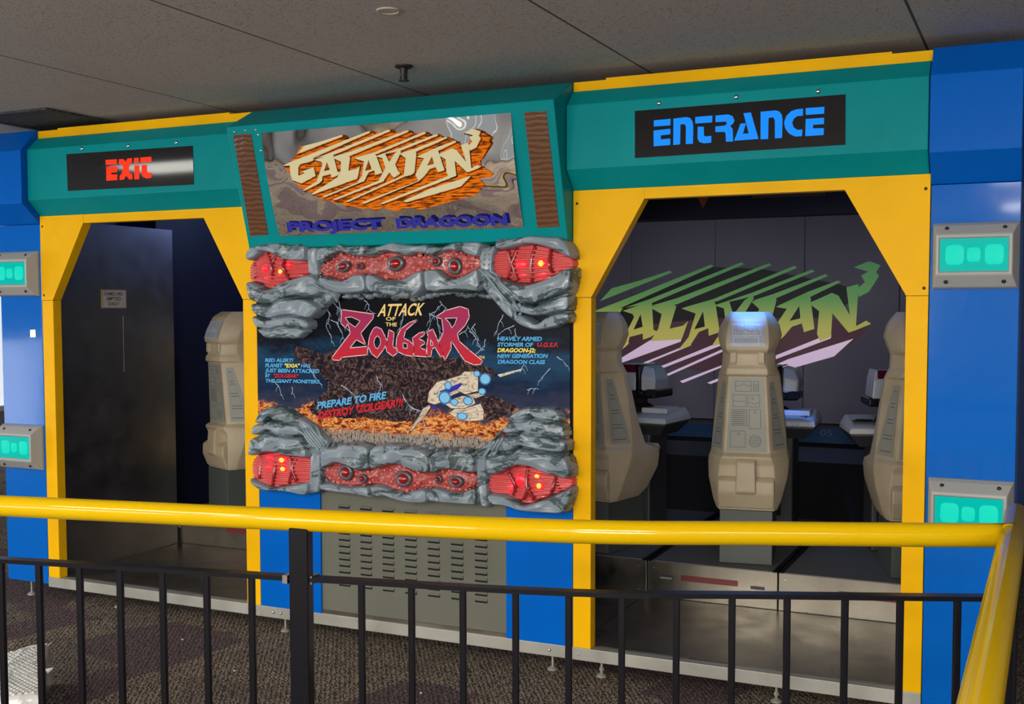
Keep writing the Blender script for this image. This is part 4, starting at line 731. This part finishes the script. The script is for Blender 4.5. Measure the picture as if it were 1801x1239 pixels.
# raised platform blocks
def block(x0, x1, label, slot=True, red=None, y=1.07):
    t = thing('platform_block', label, 'platform', ((x0+x1)/2, 2, 0))
    obj('body', boxm(x0+.003, x1-.003, y+.004, 2.685, 0.02, PZ-.008), M['dkgrey'], t)
    rs = obj('riser_plate', boxm(x0+.004, x1-.004, y, y+.006, BT+.002, PZ-.004), M['steel'], t, bevel=.0015)
    obj('rubber_top', boxm(x0+.03, x1-.03, y+.004, 2.685, PZ-.010, PZ), M['rubber'], t)
    bm = BM(); box(bm, x0+.004, x0+.03, y+.001, 2.685, PZ-.010, PZ+.001); box(bm, x1-.03, x1-.004, y+.001, 2.685, PZ-.010, PZ+.001); obj('edge_trim', bm, M['black'], t)
    for x in (x0+.04, x1-.05):
        for z in (PZ-.04, BT+.035): bm = BM(); dome(bm, (x, y, z), .006, .004, .006, 8, 3); obj('rivet', bm, M['screw'], rs)
    if slot:
        bm = BM(); box(bm, x0+.075, x0+.15, y-.0015, y+.003, PZ-.105, PZ-.075); obj('grip_slot', bm, M['dkgrey'], rs)
        bm = BM(); box(bm, x0+.079, x0+.146, y-.0022, y-.0010, PZ-.098, PZ-.088); obj('slot_glint', bm, M['steelsill'], rs)
    if red: obj('red_strip', boxm(red[0], red[1], y-.002, y, PZ-.10, PZ-.068), M['redstrip'], rs)
    return rs
block(-2.60, -1.67, 'steel faced platform block behind the exit doorway', True, (-2.06, -1.72), 1.12)
block(-1.67, 0.0, 'steel faced platform block hidden behind the centre cabinet', False, None, 1.12)
block(0.0, 0.938, 'steel faced platform block left of the entrance walkway')
rs = block(0.938, 1.672, 'middle steel faced platform block inside the entrance', True, (1.135, 1.455))
obj('grip_slot', boxm(1.525, 1.60, 1.066, 1.07, PZ-.105, PZ-.088), M['dkgrey'], rs)
block(1.672, 2.60, 'right steel faced platform block inside the entrance', False, (1.99, 2.35))
# low black plinth under the screen with a blue number tray
t = thing('screen_plinth', 'low black plinth with grey ledge and blue number tray under the screen', 'plinth', (0, 3.0, 0.35))
obj('front', boxm(-2.59, 2.59, 2.69, 3.19, 0.02, 0.735), M['matblack'], t)
bm = BM(); xprism(bm, [(2.69, .735), (2.685, .74), (2.76, .825), (2.80, .825), (2.80, .735)], -2.59, 2.59); obj('ledge', bm, M['dkgrey'], t)
obj('recess', boxm(-2.59, 2.59, 2.80, 3.30, .735, .80), M['matblack'], t)
bm = BM(); xprism(bm, [(3.28, .80), (3.28, .845), (3.30, .90), (3.33, .90), (3.33, .80)], 0.02, 2.0); tr = obj('number_tray', bm, M['traynavy'], t)
tp = lambda u, v, w: (u, 3.279-w+(v-.845)*0.36, v)
bm = BM(); put_text(bm, '05', (1.50, .852), (1.585, .852), .043, tp, .003, .005); obj('tray_number', bm, M['number'], tr)
obj('tray_top', boxm(0.02, 2.0, 3.30, 3.48, .90, .915), M['dkgrey'], t)
# projection screen
sc = thing('projection_screen', 'wide grey panelled projection screen showing a projected green logo', 'screen', (0, 3.5, 0))
for k in range(6):
    obj('screen_panel', boxm(-2+k*.6667+.004, -2+(k+1)*.6667-.004, 3.50, 3.53, .92, 2.432), M['screen'], sc)
obj('backing', boxm(-2, 2, 3.535, 3.56, .92, 2.432), M['matblack'], sc)
obj('return_panel', boxm(2.004, 2.59, 3.50, 3.53, .92, 2.432), M['screen'], sc)
T_ = D['ST']
def scr(p): return [(x*T_[0][0]/1000+z*T_[1][0]/1000+T_[2][0]/1000, x*T_[0][1]/1000+z*T_[1][1]/1000+T_[2][1]/1000) for x, z in p]
SF = front(3.50)
bm = BM(); plate(bm, [(-0.286, 1.686), (-0.048, 1.619), (0.65, 1.688), (1.494, 1.69), (1.807, 1.648), (1.762, 1.582), (1.658, 1.492), (1.335, 1.397), (1.085, 1.33), (0.535, 1.282), (0.094, 1.369), (-0.141, 1.432)], SF, 0, .0006); pj = obj('projected_shade', bm, M['projdark'], sc)
bm = BM(); plate(bm, [(-0.286, 1.746), (0.045, 1.879), (0.647, 2.075), (1.021, 2.055), (1.605, 1.93), (1.745, 1.867), (1.494, 1.69), (0.65, 1.688), (-0.048, 1.619)], SF, 0, .0006); obj('projected_shadow', bm, M['projshadow'], sc)
for p in D['GD']: bm = BM(); plate(bm, scr(p), SF, 0, .0012); obj('projected_streak', bm, M['projpink'], pj)
for k in ('GU', 'GL'):
    for p in D[k]: bm = BM(); plate(bm, scr(p), SF, 0, .0018); obj('projected_letter', bm, M['projgreen'], pj)
for p in D['GH']: bm = BM(); plate(bm, scr(p), SF, 0, .0024); obj('projected_counter', bm, M['projshadow'], pj)
# dark header over the screen with a faded caution plate
t = thing('screen_header', 'dark navy header above the screen with faded orange caution plate', 'header', (0, 3.35, 2.44))
obj('panel', boxm(-2.59, 2.59, 3.32, 3.49, 2.435, 2.69), M['navy'], t)
bm = BM(); plate(bm, [(.985, 2.562), (1.505, 2.562), (1.505, 2.66), (.985, 2.66)], front(3.32), 0, .004); cp = obj('caution_plate', bm, M['caution'], t)
bm = BM(); put_text(bm, 'CAUTION', (1.06, 2.578), (1.43, 2.578), .06, front(3.32), .005, .03); obj('caution_letters', bm, M['cautiontxt'], cp)
bm = BM(); plate(bm, [(.62, 2.505), (.70, 2.66), (.54, 2.66)], front(3.32), 0, .004); ct = obj('caution_triangle', bm, M['cautiontri'], t)
bm = BM(); box(bm, .610, .630, 3.314, 3.317, 2.59, 2.65); obj('exclamation', bm, M['ink'], ct)
# short blue tube lamp above the seats
t = thing('tube_lamp', 'short blue tube lamp under the inner ceiling behind the lintel', 'lamp', (1.3, 1.9, 2.68))
bm = BM(); tube(bm, [(0.9, 1.9, 2.66), (1.7, 1.9, 2.66)], .02, 10); obj('tube', bm, M['coolglow'], t); obj('fixture', boxm(.86, 1.74, 1.86, 1.94, 2.675, 2.70), M['dkgrey'], t)
area('tube_light', (1.3, 1.75, 2.63), (1.35, 1.5, 0), 0.8, 0.06, 4, (0.16, 0.36, 1))
t = thing('spot_lamp', 'small blue spot lamp on the inner ceiling behind the entrance fascia', 'lamp', (1.44, .50, 2.70))
bm = BM(); tube(bm, [(1.44, .50, 2.70), (1.44, .50, 2.64)], .012, 8); tube(bm, [(1.44, .47, 2.66), (1.44, .535, 2.585)], [.03, .042], 14); obj('housing', bm, M['dkgrey'], t)
l = bpy.data.lights.new('spot', 'SPOT'); l.energy = 260; l.color = (0.06, 0.26, 1.0); l.spot_size = R(15); l.spot_blend = 0.6; l.shadow_soft_size = 0.03
o = bpy.data.objects.new('spot', l); COL.objects.link(o); o.location = (1.44, .55, 2.565); o.rotation_euler = (Vector((1.46, 1.285, 1.76))-o.location).to_track_quat('-Z', 'Y').to_euler()
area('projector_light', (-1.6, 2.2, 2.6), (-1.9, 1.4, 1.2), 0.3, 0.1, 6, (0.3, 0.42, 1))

# ------------------------------------------------------------------ seats
#        z     yb     yf    wb    wm    c
RINGS = [(0.00, .008, .40, .150, .165, .05), (.05, .000, .47, .155, .185, .06), (.17, .000, .545, .155, .215, .09), (.25, .004, .55, .148, .222, .12), (.283, -.018, .52, .140, .220, .15),
         (.300, -.022, .46, .132, .214, .16), (.318, .010, .40, .126, .210, .15), (.45, .004, .335, .118, .198, .155), (.60, -.003, .270, .110, .184, .15), (.742, -.010, .216, .102, .168, .13),
         (.752, -.026, .214, .112, .166, .13), (.785, -.024, .204, .108, .152, .12), (.800, -.012, .200, .098, .146, .10), (.865, -.006, .204, .096, .142, .095), (.885, -.028, .218, .112, .148, .115),
         (.915, -.030, .230, .115, .160, .12), (.965, -.015, .240, .112, .174, .12), (1.02, .012, .240, .106, .160, .11), (1.055, .030, .23, .100, .140, .10), (1.066, .042, .225, .096, .132, .09), (1.094, .085, .20, .080, .110, .05)]
def ringpts(r):
    z, yb, yf, wb, wm, c = r; q = min(.09, (yf-yb-c)*.5)
    return [(-wb, yb, z), (wb, yb, z), (wm, yb+c, z), (wm, yf-q, z), (wm*.72, yf, z), (-wm*.72, yf, z), (-wm, yf-q, z), (-wm, yb+c, z)]
def at_ring(z):
    for a, b in zip(RINGS, RINGS[1:]):
        if a[0] <= z <= b[0]:
            f = (z-a[0])/(b[0]-a[0]); return [a[i]+(b[i]-a[i])*f for i in range(6)]
def back_map(y_off=0):     # (u, v) -> back face plane following the lean
    def f(u, v, w): r = at_ring(v); return (u, r[1]-w, v)
    return f
def side_map(s):           # u 0..1 across the bevelled side face
    def f(u, v, w):
        r = at_ring(v); n = Vector((r[5], -(r[4]-r[3]), 0)).normalized()
        return (s*(r[3]+(r[4]-r[3])*u+n.x*w), r[1]+r[5]*u+n.y*w, v)
    return f
def make_chair(label):
    t = thing('pilot_seat', label, 'seat', group='cream moulded pilot seats')
    bm = BM(); loft(bm, [ringpts(r) for r in RINGS])
    obj('shell', bm, M['chair'], t, smooth=True, bevel=.009, seg=3, world=False)
    # seat pan opening at the front: raised rim
    bm = BM(); xprism(bm, [(.40, .255), (.56, .24), (.575, .27), (.55, .295), (.40, .275)], -.17, .17); obj('seat_rim', bm, M['chair'], t, smooth=True, bevel=.01, world=False)
    # lower back buttress
    bm = BM(); loft(bm, [[(-.052, -.012, .07), (.052, -.012, .07), (.052, .03, .07), (-.052, .03, .07)], [(-.056, -.055, .11), (.056, -.055, .11), (.056, .03, .11), (-.056, .03, .11)], [(-.05, -.045, .27), (.05, -.045, .27), (.05, .03, .27), (-.05, .03, .27)], [(-.05, -.02, .292), (.05, -.02, .292), (.05, .03, .292), (-.05, .03, .292)]]); obj('back_buttress', bm, M['chair'], t, bevel=.008, world=False)
    bm = BM(); loft(bm, [[(-.150, -.005, .012), (.150, -.005, .012), (.150, .03, .012), (-.150, .03, .012)], [(-.154, -.040, .10), (.154, -.040, .10), (.154, .03, .10), (-.154, .03, .10)], [(-.153, -.038, .165), (.153, -.038, .165), (.153, .03, .165), (-.153, .03, .165)], [(-.150, -.005, .19), (.150, -.005, .19), (.150, .03, .19), (-.150, .03, .19)]]); obj('back_ledge', bm, M['chair'], t, bevel=.010, world=False)
    for s in (-1, 1):
        bm = BM(); loft(bm, [[(s*x, y, z) for x, y in ((.056, -.005), (.092, -.014), (.098, .01), (.060, .01))] for z in (.80,)]+[[(s*x, y, z) for x, y in ((.056, -.022), (.092, -.028), (.098, .015), (.060, .015))] for z in (.818, .875)]); obj('neck_pad', bm, M['chair'], t, bevel=.006, world=False)
    # engraved back panel
    bm = BM(); f = back_map(); plate_pts = [(-.108, .325), (.108, .325), (.100, .53), (.088, .735), (-.088, .735), (-.100, .53)]
    vs_ = []
    for i in range(11):
        v = .325+.41*i/10; w_ = .110-.022*i/10; vs_.append([bm.verts.new(f(-w_, v, .004)), bm.verts.new(f(w_, v, .004))])
    for a, b in zip(vs_, vs_[1:]): bm.faces.new((a[0], a[1], b[1], b[0]))
    def line(pts, wd=.0022, closed=False):
        n0 = len(bm.faces); strip(bm, pts, wd, f, .0050, closed); bm.faces.ensure_lookup_table()
        for q in list(bm.faces)[n0:]: q.material_index = 1
    def rect(a, b, c, d): line([(a, b), (c, b), (c, d), (a, d)], closed=True)
    rect(-.062, .66, .022, .715); line([(-.062, .69), (-.035, .69), (-.028, .70), (-.01, .70), (-.004, .69), (.022, .69)]); rect(.034, .66, .062, .715)
    for k in range(5): line([(.038, .668+k*.008), (.058, .668+k*.008)])
    rect(-.075, .575, -.005, .64); line([(-.075, .605), (-.005, .605)]); rect(.005, .575, .068, .64); line([(.005, .598), (.03, .598), (.036, .59), (.05, .59), (.054, .598), (.068, .598)])
    rect(-.080, .47, -.018, .56)
    for k in range(7): line([(-.074, .480+k*.0115), (-.024, .480+k*.0115)], .004)
    rect(-.010, .47, .0, .56); rect(.012, .455, .074, .56)
    rect(-.088, .35, -.008, .44)
    for (cx, cz, r) in ((.045, .385, .032), (.03, .622, .006), (.043, .545, .006), (-.045, .425, .006)):
        line([(cx+r*math.cos(k*math.pi/10), cz+r*math.sin(k*math.pi/10)) for k in range(20)], .002, True)
    for k in range(6):
        z = .364+k*.0085; h = math.sqrt(max(0, .032**2-(z-.385)**2)); line([(.045-h, z), (.045+h, z)], .0018)
    obj('back_panel', bm, [M['chairpanel'], M['groove']], t, world=False)
    # circuit panel on the headrest
    bm = BM(); vs_ = []
    for i in range(7):
        v = .905+.125*i/6; w_ = .095; vs_.append([bm.verts.new(f(-w_, v, .004)), bm.verts.new(f(w_, v, .004))])
    for a, b in zip(vs_, vs_[1:]): bm.faces.new((a[0], a[1], b[1], b[0]))
    def line2(pts, closed=False, wd=.002):
        n0 = len(bm.faces); strip(bm, pts, wd, f, .005, closed); bm.faces.ensure_lookup_table()
        for q in list(bm.faces)[n0:]: q.material_index = 1
    rr = random.Random(5)
    line2([(-.075, .912), (.060, .912), (.060, .955), (-.075, .955)], True); line2([(-.082, .965), (.072, .965), (.072, 1.026), (-.082, 1.026)], True); line2([(-.010, .957), (-.010, .985), (.02, .965)])
    for k in range(110):
        x, z = rr.uniform(-.078, .062), rr.uniform(.967, 1.024); l = rr.uniform(.003, .014)
        line2([(x, z), (min(x+l, .065), z)] if rr.random() < .6 else [(x, z), (x, min(z+l*.6, 1.025))], wd=.0013)
    obj('head_panel', bm, [M['headpanel'], M['circuit']], t, world=False)
    for s in (-1, 1):
        g = side_map(s); bm = BM(); vs_ = []
        for i in range(12):
            v = .335+.375*i/11; e = .93-.45*max(0, i/11)**1.0; vs_.append([bm.verts.new(g(.16, v, .003)), bm.verts.new(g(e, v, .003))])
        for a, b in zip(vs_, vs_[1:]): bm.faces.new((a[0], a[1], b[1], b[0]))
        n0 = len(bm.faces)
        for k in range(4):
            z0 = .36+k*.085; z1 = z0+.066; ee = lambda z: (.93-.45*(z-.335)/.375)
            strip(bm, [(.26, z0), (ee(z0)-.14, z0), (ee(z1)-.14, z1), (.26, z1)], .0042, g, .0042, True)
        bm.faces.ensure_lookup_table()
        for q in list(bm.faces)[n0:]: q.material_index = 1
        bmesh.ops.recalc_face_normals(bm, faces=bm.faces)
        obj('side_panel', bm, [M['chairpanel'], M['groove']], t, world=False)
    bm = BM(); loft(bm, [[(-.143, .0, -.296), (.143, .0, -.296), (.143, .40, -.296), (-.143, .40, -.296)], [(-.143, .0, .0), (.143, .0, .0), (.143, .40, .0), (-.143, .40, .0)]]); obj('plinth', bm, M['plinth'], t, bevel=.003, world=False)
    return t
def copy_tree(o, parent=None):
    c = o.copy(); COL.objects.link(c); c.parent = parent
    for ch in list(o.children): copy_tree(ch, c)
    return c
seat = make_chair('cream moulded seat seen from behind in the middle of the entrance')
SEATS = [(1.468, 1.185, 9, None), (0.553, 1.13, -11, 'cream moulded seat half hidden at the left edge of the entrance'),
         (2.375, 1.215, 17, 'cream moulded seat cut off by the right jamb of the entrance'), (-2.275, 1.30, -24, 'cream moulded seat inside the exit doorway')]
for i, (x, y, a, lab) in enumerate(SEATS):
    o = seat if i == 0 else copy_tree(seat)
    o.location = (x, y, PZ+.299); o.rotation_euler = (0, 0, R(a))
    if lab: o['label'] = lab
# gun consoles
def make_console(label):
    t = thing('gun_console', label, 'console', group='gun consoles facing the screen')
    obj('pedestal', boxm(-.13, .13, -.02, .26, 0, .60), M['dkgrey'], t, bevel=.012, world=False)
    obj('pedestal_recess', boxm(-.10, .06, -.028, -.018, .12, .56), M['matblack'], t, bevel=.004, world=False)
    bm = BM(); loft(bm, [[(-.20, -.02, .57), (.20, -.02, .57), (.20, .26, .57), (-.20, .26, .57)], [(-.26, -.09, .635), (.26, -.09, .635), (.26, .31, .635), (-.26, .31, .635)], [(-.26, -.09, .645), (.26, -.09, .645), (.26, .31, .645), (-.26, .31, .645)]]); obj('tray_underside', bm, M['dkgrey'], t, world=False)
    bm = BM(); loft(bm, [[(-.27, -.10, .645), (.27, -.10, .645), (.27, .32, .645), (-.27, .32, .645)], [(-.265, -.095, .675), (.265, -.095, .675), (.265, .31, .675), (-.265, .31, .675)], [(-.24, -.06, .685), (.24, -.06, .685), (.24, .29, .72), (-.24, .29, .72)]]); tr = obj('control_tray', bm, M['ltgrey'], t, bevel=.006, world=False)
    obj('tray_pad', boxm(.05, .225, .02, .22, .695, .728), M['ltgrey'], tr, bevel=.008, world=False)
    b = BM(); box(b, -.23, -.10, .0, .16, .69, .703); obj('speaker_well', b, M['dkgrey'], tr, bevel=.004, world=False)
    b = BM(); loft(b, [[(-.165+r*math.cos(k*math.pi/10), .08+r*math.sin(k*math.pi/10), z) for k in range(20)] for r, z in ((.052, .70), (.05, .708), (.03, .708))]); obj('speaker_cone', b, M['matblack'], tr, world=False)
    b = BM(); box(b, .13, .17, -.112, -.098, .650, .672); obj('latch', b, M['ltgrey'], tr, bevel=.003, world=False)
    b = BM(); tube(b, [(0, .12, .70), (0, .12, .80)], .045, 14); loft(b, [[(r*math.cos(k*math.pi/10), .12+r*math.sin(k*math.pi/10), z) for k in range(20)] for r, z in ((.10, .70), (.085, .73), (.05, .75))]); obj('swivel', b, M['matblack'], t, world=False)
    gun = obj('gun_body', boxm(-.15, .15, .0, .30, .785, .835), M['black'], t, bevel=.01, world=False)
    b = BM(); loft(b, [[(-.135, -.02, .83), (.03, -.02, .83), (.03, .24, .83), (-.135, .24, .83)], [(-.125, -.01, .93), (.03, -.01, .93), (.03, .24, .93), (-.125, .24, .93)], [(-.115, .03, .985), (.03, .03, .985), (.03, .22, .985), (-.115, .22, .985)]]); obj('gun_shell', b, M['gungrey'], gun, bevel=.008, world=False)
    b = BM(); loft(b, [[(-.105, -.012, .938), (.022, -.012, .938), (.022, .02, .938), (-.105, .02, .938)], [(-.10, .022, .982), (.022, .022, .982), (.022, .06, .982), (-.10, .06, .982)]]); obj('gun_window', b, M['gunred'], gun, world=False)
    obj('gun_fin', boxm(.03, .062, -.03, .25, .80, .985), M['blackgloss'], gun, bevel=.008, world=False)
    b = BM(); loft(b, [[(.062, -.02, .83), (.15, .0, .83), (.15, .22, .83), (.062, .24, .83)], [(.062, -.02, .92), (.158, .0, .90), (.158, .22, .90), (.062, .24, .92)], [(.062, .02, .98), (.125, .04, .965), (.125, .20, .965), (.062, .22, .98)]]); obj('gun_pod', b, M['gungrey'], gun, bevel=.012, world=False)
    b = BM(); box(b, .09, .165, -.01, .0, .80, .84); obj('grip_block', b, M['matblack'], gun, bevel=.004, world=False)
    return t
con = make_console('grey gun console between the left and middle seats')
for i, (x, y, a, lab) in enumerate([(0.565, 1.90, -6, None), (1.42, 2.06, 4, 'grey gun console mostly hidden behind the middle seat'), (2.17, 1.86, 17, 'grey gun console with round speaker beside the right seat')]):
    o = con if i == 0 else copy_tree(con)
    o.location = (x, y, PZ+.002); o.rotation_euler = (0, 0, R(a))
    if lab: o['label'] = lab
    if i == 1:
        tr = [c for c in o.children if c.name.startswith('control_tray')][0]
        fm = lambda u, v, w: (u, -.06+(v)*1.0, .687+.035*v/.35+w)
        bm = BM(); put_text(bm, '4', (.17, .05), (.215, .05), .06, fm, .004, .03); obj('tray_number', bm, M['ink'], tr, world=False)
    o.scale.z = 1.07

# ------------------------------------------------------------------ barrier rail in the foreground
H = 1.2
PATH = [Vector((x, y, H)) for x, y in ((-0.971, -2.891), (0.207, -2.662), (0.686, -2.569), (1.13, -2.484), (1.844, -2.329), (2.284, -2.156), (2.69, -1.993), (2.853, -1.924))]
PA, PM, PB = PATH[1], PATH[3], PATH[7]
t = thing('barrier_railing', 'yellow topped black steel barrier railing in the foreground', 'railing', (1.13, -2.484, 0))
bm = BM(); tube(bm, spline(PATH, 5), .0305, 24); obj('handrail', bm, M['railyellow'], t, smooth=True)
SE0, SE1 = Vector((2.8745, -1.60, H)), Vector((2.848, -4.6, H))
pts = [Vector((2.8755, -1.555, H-.03)), Vector((2.8752, -1.565, H-.008)), SE0]+[SE0.lerp(SE1, k/4) for k in (1, 2, 3, 4)]
bm = BM(); tube(bm, pts, [.012, .024, .031, .031, .031, .031, .031], 24); obj('side_handrail', bm, M['railyellow'], t, smooth=True)
bm = BM(); dome(bm, (2.865, -1.930, H), .034, .036, .034, 16, 5)
for v in bm.verts: v.co.y += random.uniform(-.003, .003); v.co.x += random.uniform(-.002, .002)
obj('weld_bead', bm, M['railyellow'], t, smooth=True)
ZM = 1.048
for pp_ in (spline(PATH[:4], 5), spline(PATH[3:], 5), [SE0, SE1]):
    bm = BM(); rg = []
    for i, p in enumerate(pp_):
        d = pp_[min(i+1, len(pp_)-1)]-pp_[max(i-1, 0)]; d.z = 0; d.normalize(); n = Vector((-d.y, d.x, 0))*.018
        rg.append([tuple(Vector((q.x, q.y, z))) for q, z in ((p-n, ZM-.012), (p+n, ZM-.012), (p+n, ZM), (p-n, ZM))])
    loft(bm, rg); obj('mid_rail', bm, M['black'], t)
def post(p, d, wd, z1, name):
    d = Vector((d.x, d.y, 0)).normalized(); n = Vector((-d.y, d.x, 0)); bm = BM(); h = wd/2
    loft(bm, [[tuple(Vector((p.x, p.y, z))+d*sx*h+n*sy*h) for sx, sy in ((-1, -1), (1, -1), (1, 1), (-1, 1))] for z in (0, z1)])
    return obj(name, bm, M['black'], t, bevel=.003)
post(PM, PB-PM, .052, H-.018, 'post'); post(Vector((2.866, -1.90, 0)), SE1-SE0, .045, H-.02, 'post')
bm = BM(); box(bm, PM.x-.045, PM.x+.045, PM.y-.045, PM.y+.045, 0, .008); obj('base_plate', bm, M['black'], t)
BX = [(0.205, -2.662), (0.329, -2.638), (0.46, -2.613), (0.587, -2.588), (0.719, -2.563), (0.852, -2.537), (0.986, -2.512), (1.298, -2.448), (1.434, -2.418), (1.571, -2.388), (1.709, -2.358), (1.845, -2.329), (1.971, -2.279), (2.1, -2.229), (2.23, -2.177), (2.358, -2.126), (2.492, -2.073), (2.619, -2.021), (2.75, -1.967)]
for (x, y) in BX:
    post(Vector((x, y, 0)), PB-PM, .0175, ZM-.006, 'baluster')
for k in range(1, 8):
    p = SE0.lerp(SE1, (k*.14+.25)/3.0); post(p, SE1-SE0, .0175, ZM-.006, 'baluster')
bm = BM()
for s in (-1, 1): 
    d = (PB-PM).normalized(); q = PM+d*s*.034; box(bm, q.x-.008, q.x+.008, q.y-.02, q.y+.02, ZM-.018, ZM+.004)
obj('weld_tab', bm, M['screw'], t)

# ------------------------------------------------------------------ bubble wrap and scraps on the floor
t = thing('bubble_wrap', 'crumpled clear bubble wrap sheet standing on the carpet by the railing', 'bubble wrap', (-1.1, -1.5, 0))

TOP = [(-1.50, -1.60), (-1.342, -1.315), (-1.257, -1.159), (-1.0, -1.42), (-0.735, -1.679), (-0.86, -1.77), (-1.0, -1.84), (-1.2, -1.75)]
bm = BM(); cx = sum(p[0] for p in TOP)/8; cy = sum(p[1] for p in TOP)/8; rings = []; rr = random.Random(11); NP = 64
def along(f):
    f = f*8; i = int(f) % 8; q = f-int(f); a, b = TOP[i], TOP[(i+1) % 8]; return a[0]+(b[0]-a[0])*q, a[1]+(b[1]-a[1])*q
ang = [rr.uniform(-1, 1) for _ in range(NP)]
for z, s, j in ((0.0, 1.05, .012), (.05, 1.04, .010), (.11, 1.02, .008), (.17, 1.01, .006), (.195, .99, .004), (.203, .90, .002), (.200, .6, .002), (.203, .3, .002)):
    rings.append([(cx+(along(k/NP)[0]-cx)*s+ang[k]*j, cy+(along(k/NP)[1]-cy)*s+ang[(k*7) % NP]*j, z+(ang[(k*3) % NP]*.006 if z > .04 else 0)) for k in range(NP)])
loft(bm, rings); obj('film', bm, M['bubble'], t, smooth=True)
bm = BM(); ux, uy = Vector((.522, -.52)).normalized(); nb = 0
def inside(x, y):
    c = False
    for i in range(8):
        (ax, ay), (bx, by) = TOP[i], TOP[(i+1) % 8]
        if (ay > y) != (by > y) and x < (bx-ax)*(y-ay)/(by-ay)+ax: c = not c
    return c
for i in range(-40, 40):
    for k in range(-40, 40):
        x = cx+ux*i*.024-uy*(k+.5*(i % 2))*.024; y = cy+uy*i*.024+ux*(k+.5*(i % 2))*.024
        if inside(x, y) and inside(cx+(x-cx)*1.06, cy+(y-cy)*1.06):
            q = BM(); r = .0105; z0 = .199
            vs1 = [bm.verts.new((x+r*math.cos(a*math.pi/4), y+r*math.sin(a*math.pi/4), z0)) for a in range(8)]; vs2 = [bm.verts.new((x+r*.7*math.cos(a*math.pi/4), y+r*.7*math.sin(a*math.pi/4), z0+.007)) for a in range(8)]
            tpv = bm.verts.new((x, y, z0+.009)); q.free()
            for a in range(8):
                bm.faces.new((vs1[a], vs1[(a+1) % 8], vs2[(a+1) % 8], vs2[a])); bm.faces.new((vs2[a], vs2[(a+1) % 8], tpv))
o = obj('bubble_field', bm, M['bubble'], t, smooth=True); o['kind'] = 'stuff'
for (a, b, c) in (((-1.257, -1.159, .2), (-1.24, -1.152, .212), (-1.235, -1.185, .198)), ((-.98, -1.43, .2), (-.955, -1.408, .203), (-.955, -1.44, .19)), ((-1.32, -1.28, .2), (-1.295, -1.225, .208), (-1.26, -1.16, .205))):
    bm = BM(); f1 = [bm.verts.new(p) for p in (a, b, c)]; f2 = [bm.verts.new((p[0], p[1], p[2]-.006)) for p in (a, b, c)]
    bm.faces.new(f1); bm.faces.new(f2[::-1])
    for i in range(3): bm.faces.new((f1[i], f1[(i+1) % 3], f2[(i+1) % 3], f2[i]))
    bmesh.ops.recalc_face_normals(bm, faces=bm.faces); obj('tape_flap', bm, M['bubble'], t)


for x, y in [(0.375, -0.512), (-0.609, -0.613), (-1.2, -0.308)]:
    bm = BM(); dome(bm, (0, 0, 0), .006, .004, .008, 8, 3); bmesh.ops.rotate(bm, verts=bm.verts, cent=(0, 0, 0), matrix=Matrix.Rotation(R(-90), 3, 'X')); o = obj('paper_scrap', bm, M['coin']); o.location = (x, y, .001); tag(o, 'tiny white paper scrap lying on the carpet', 'scrap', 'paper scraps on the carpet')
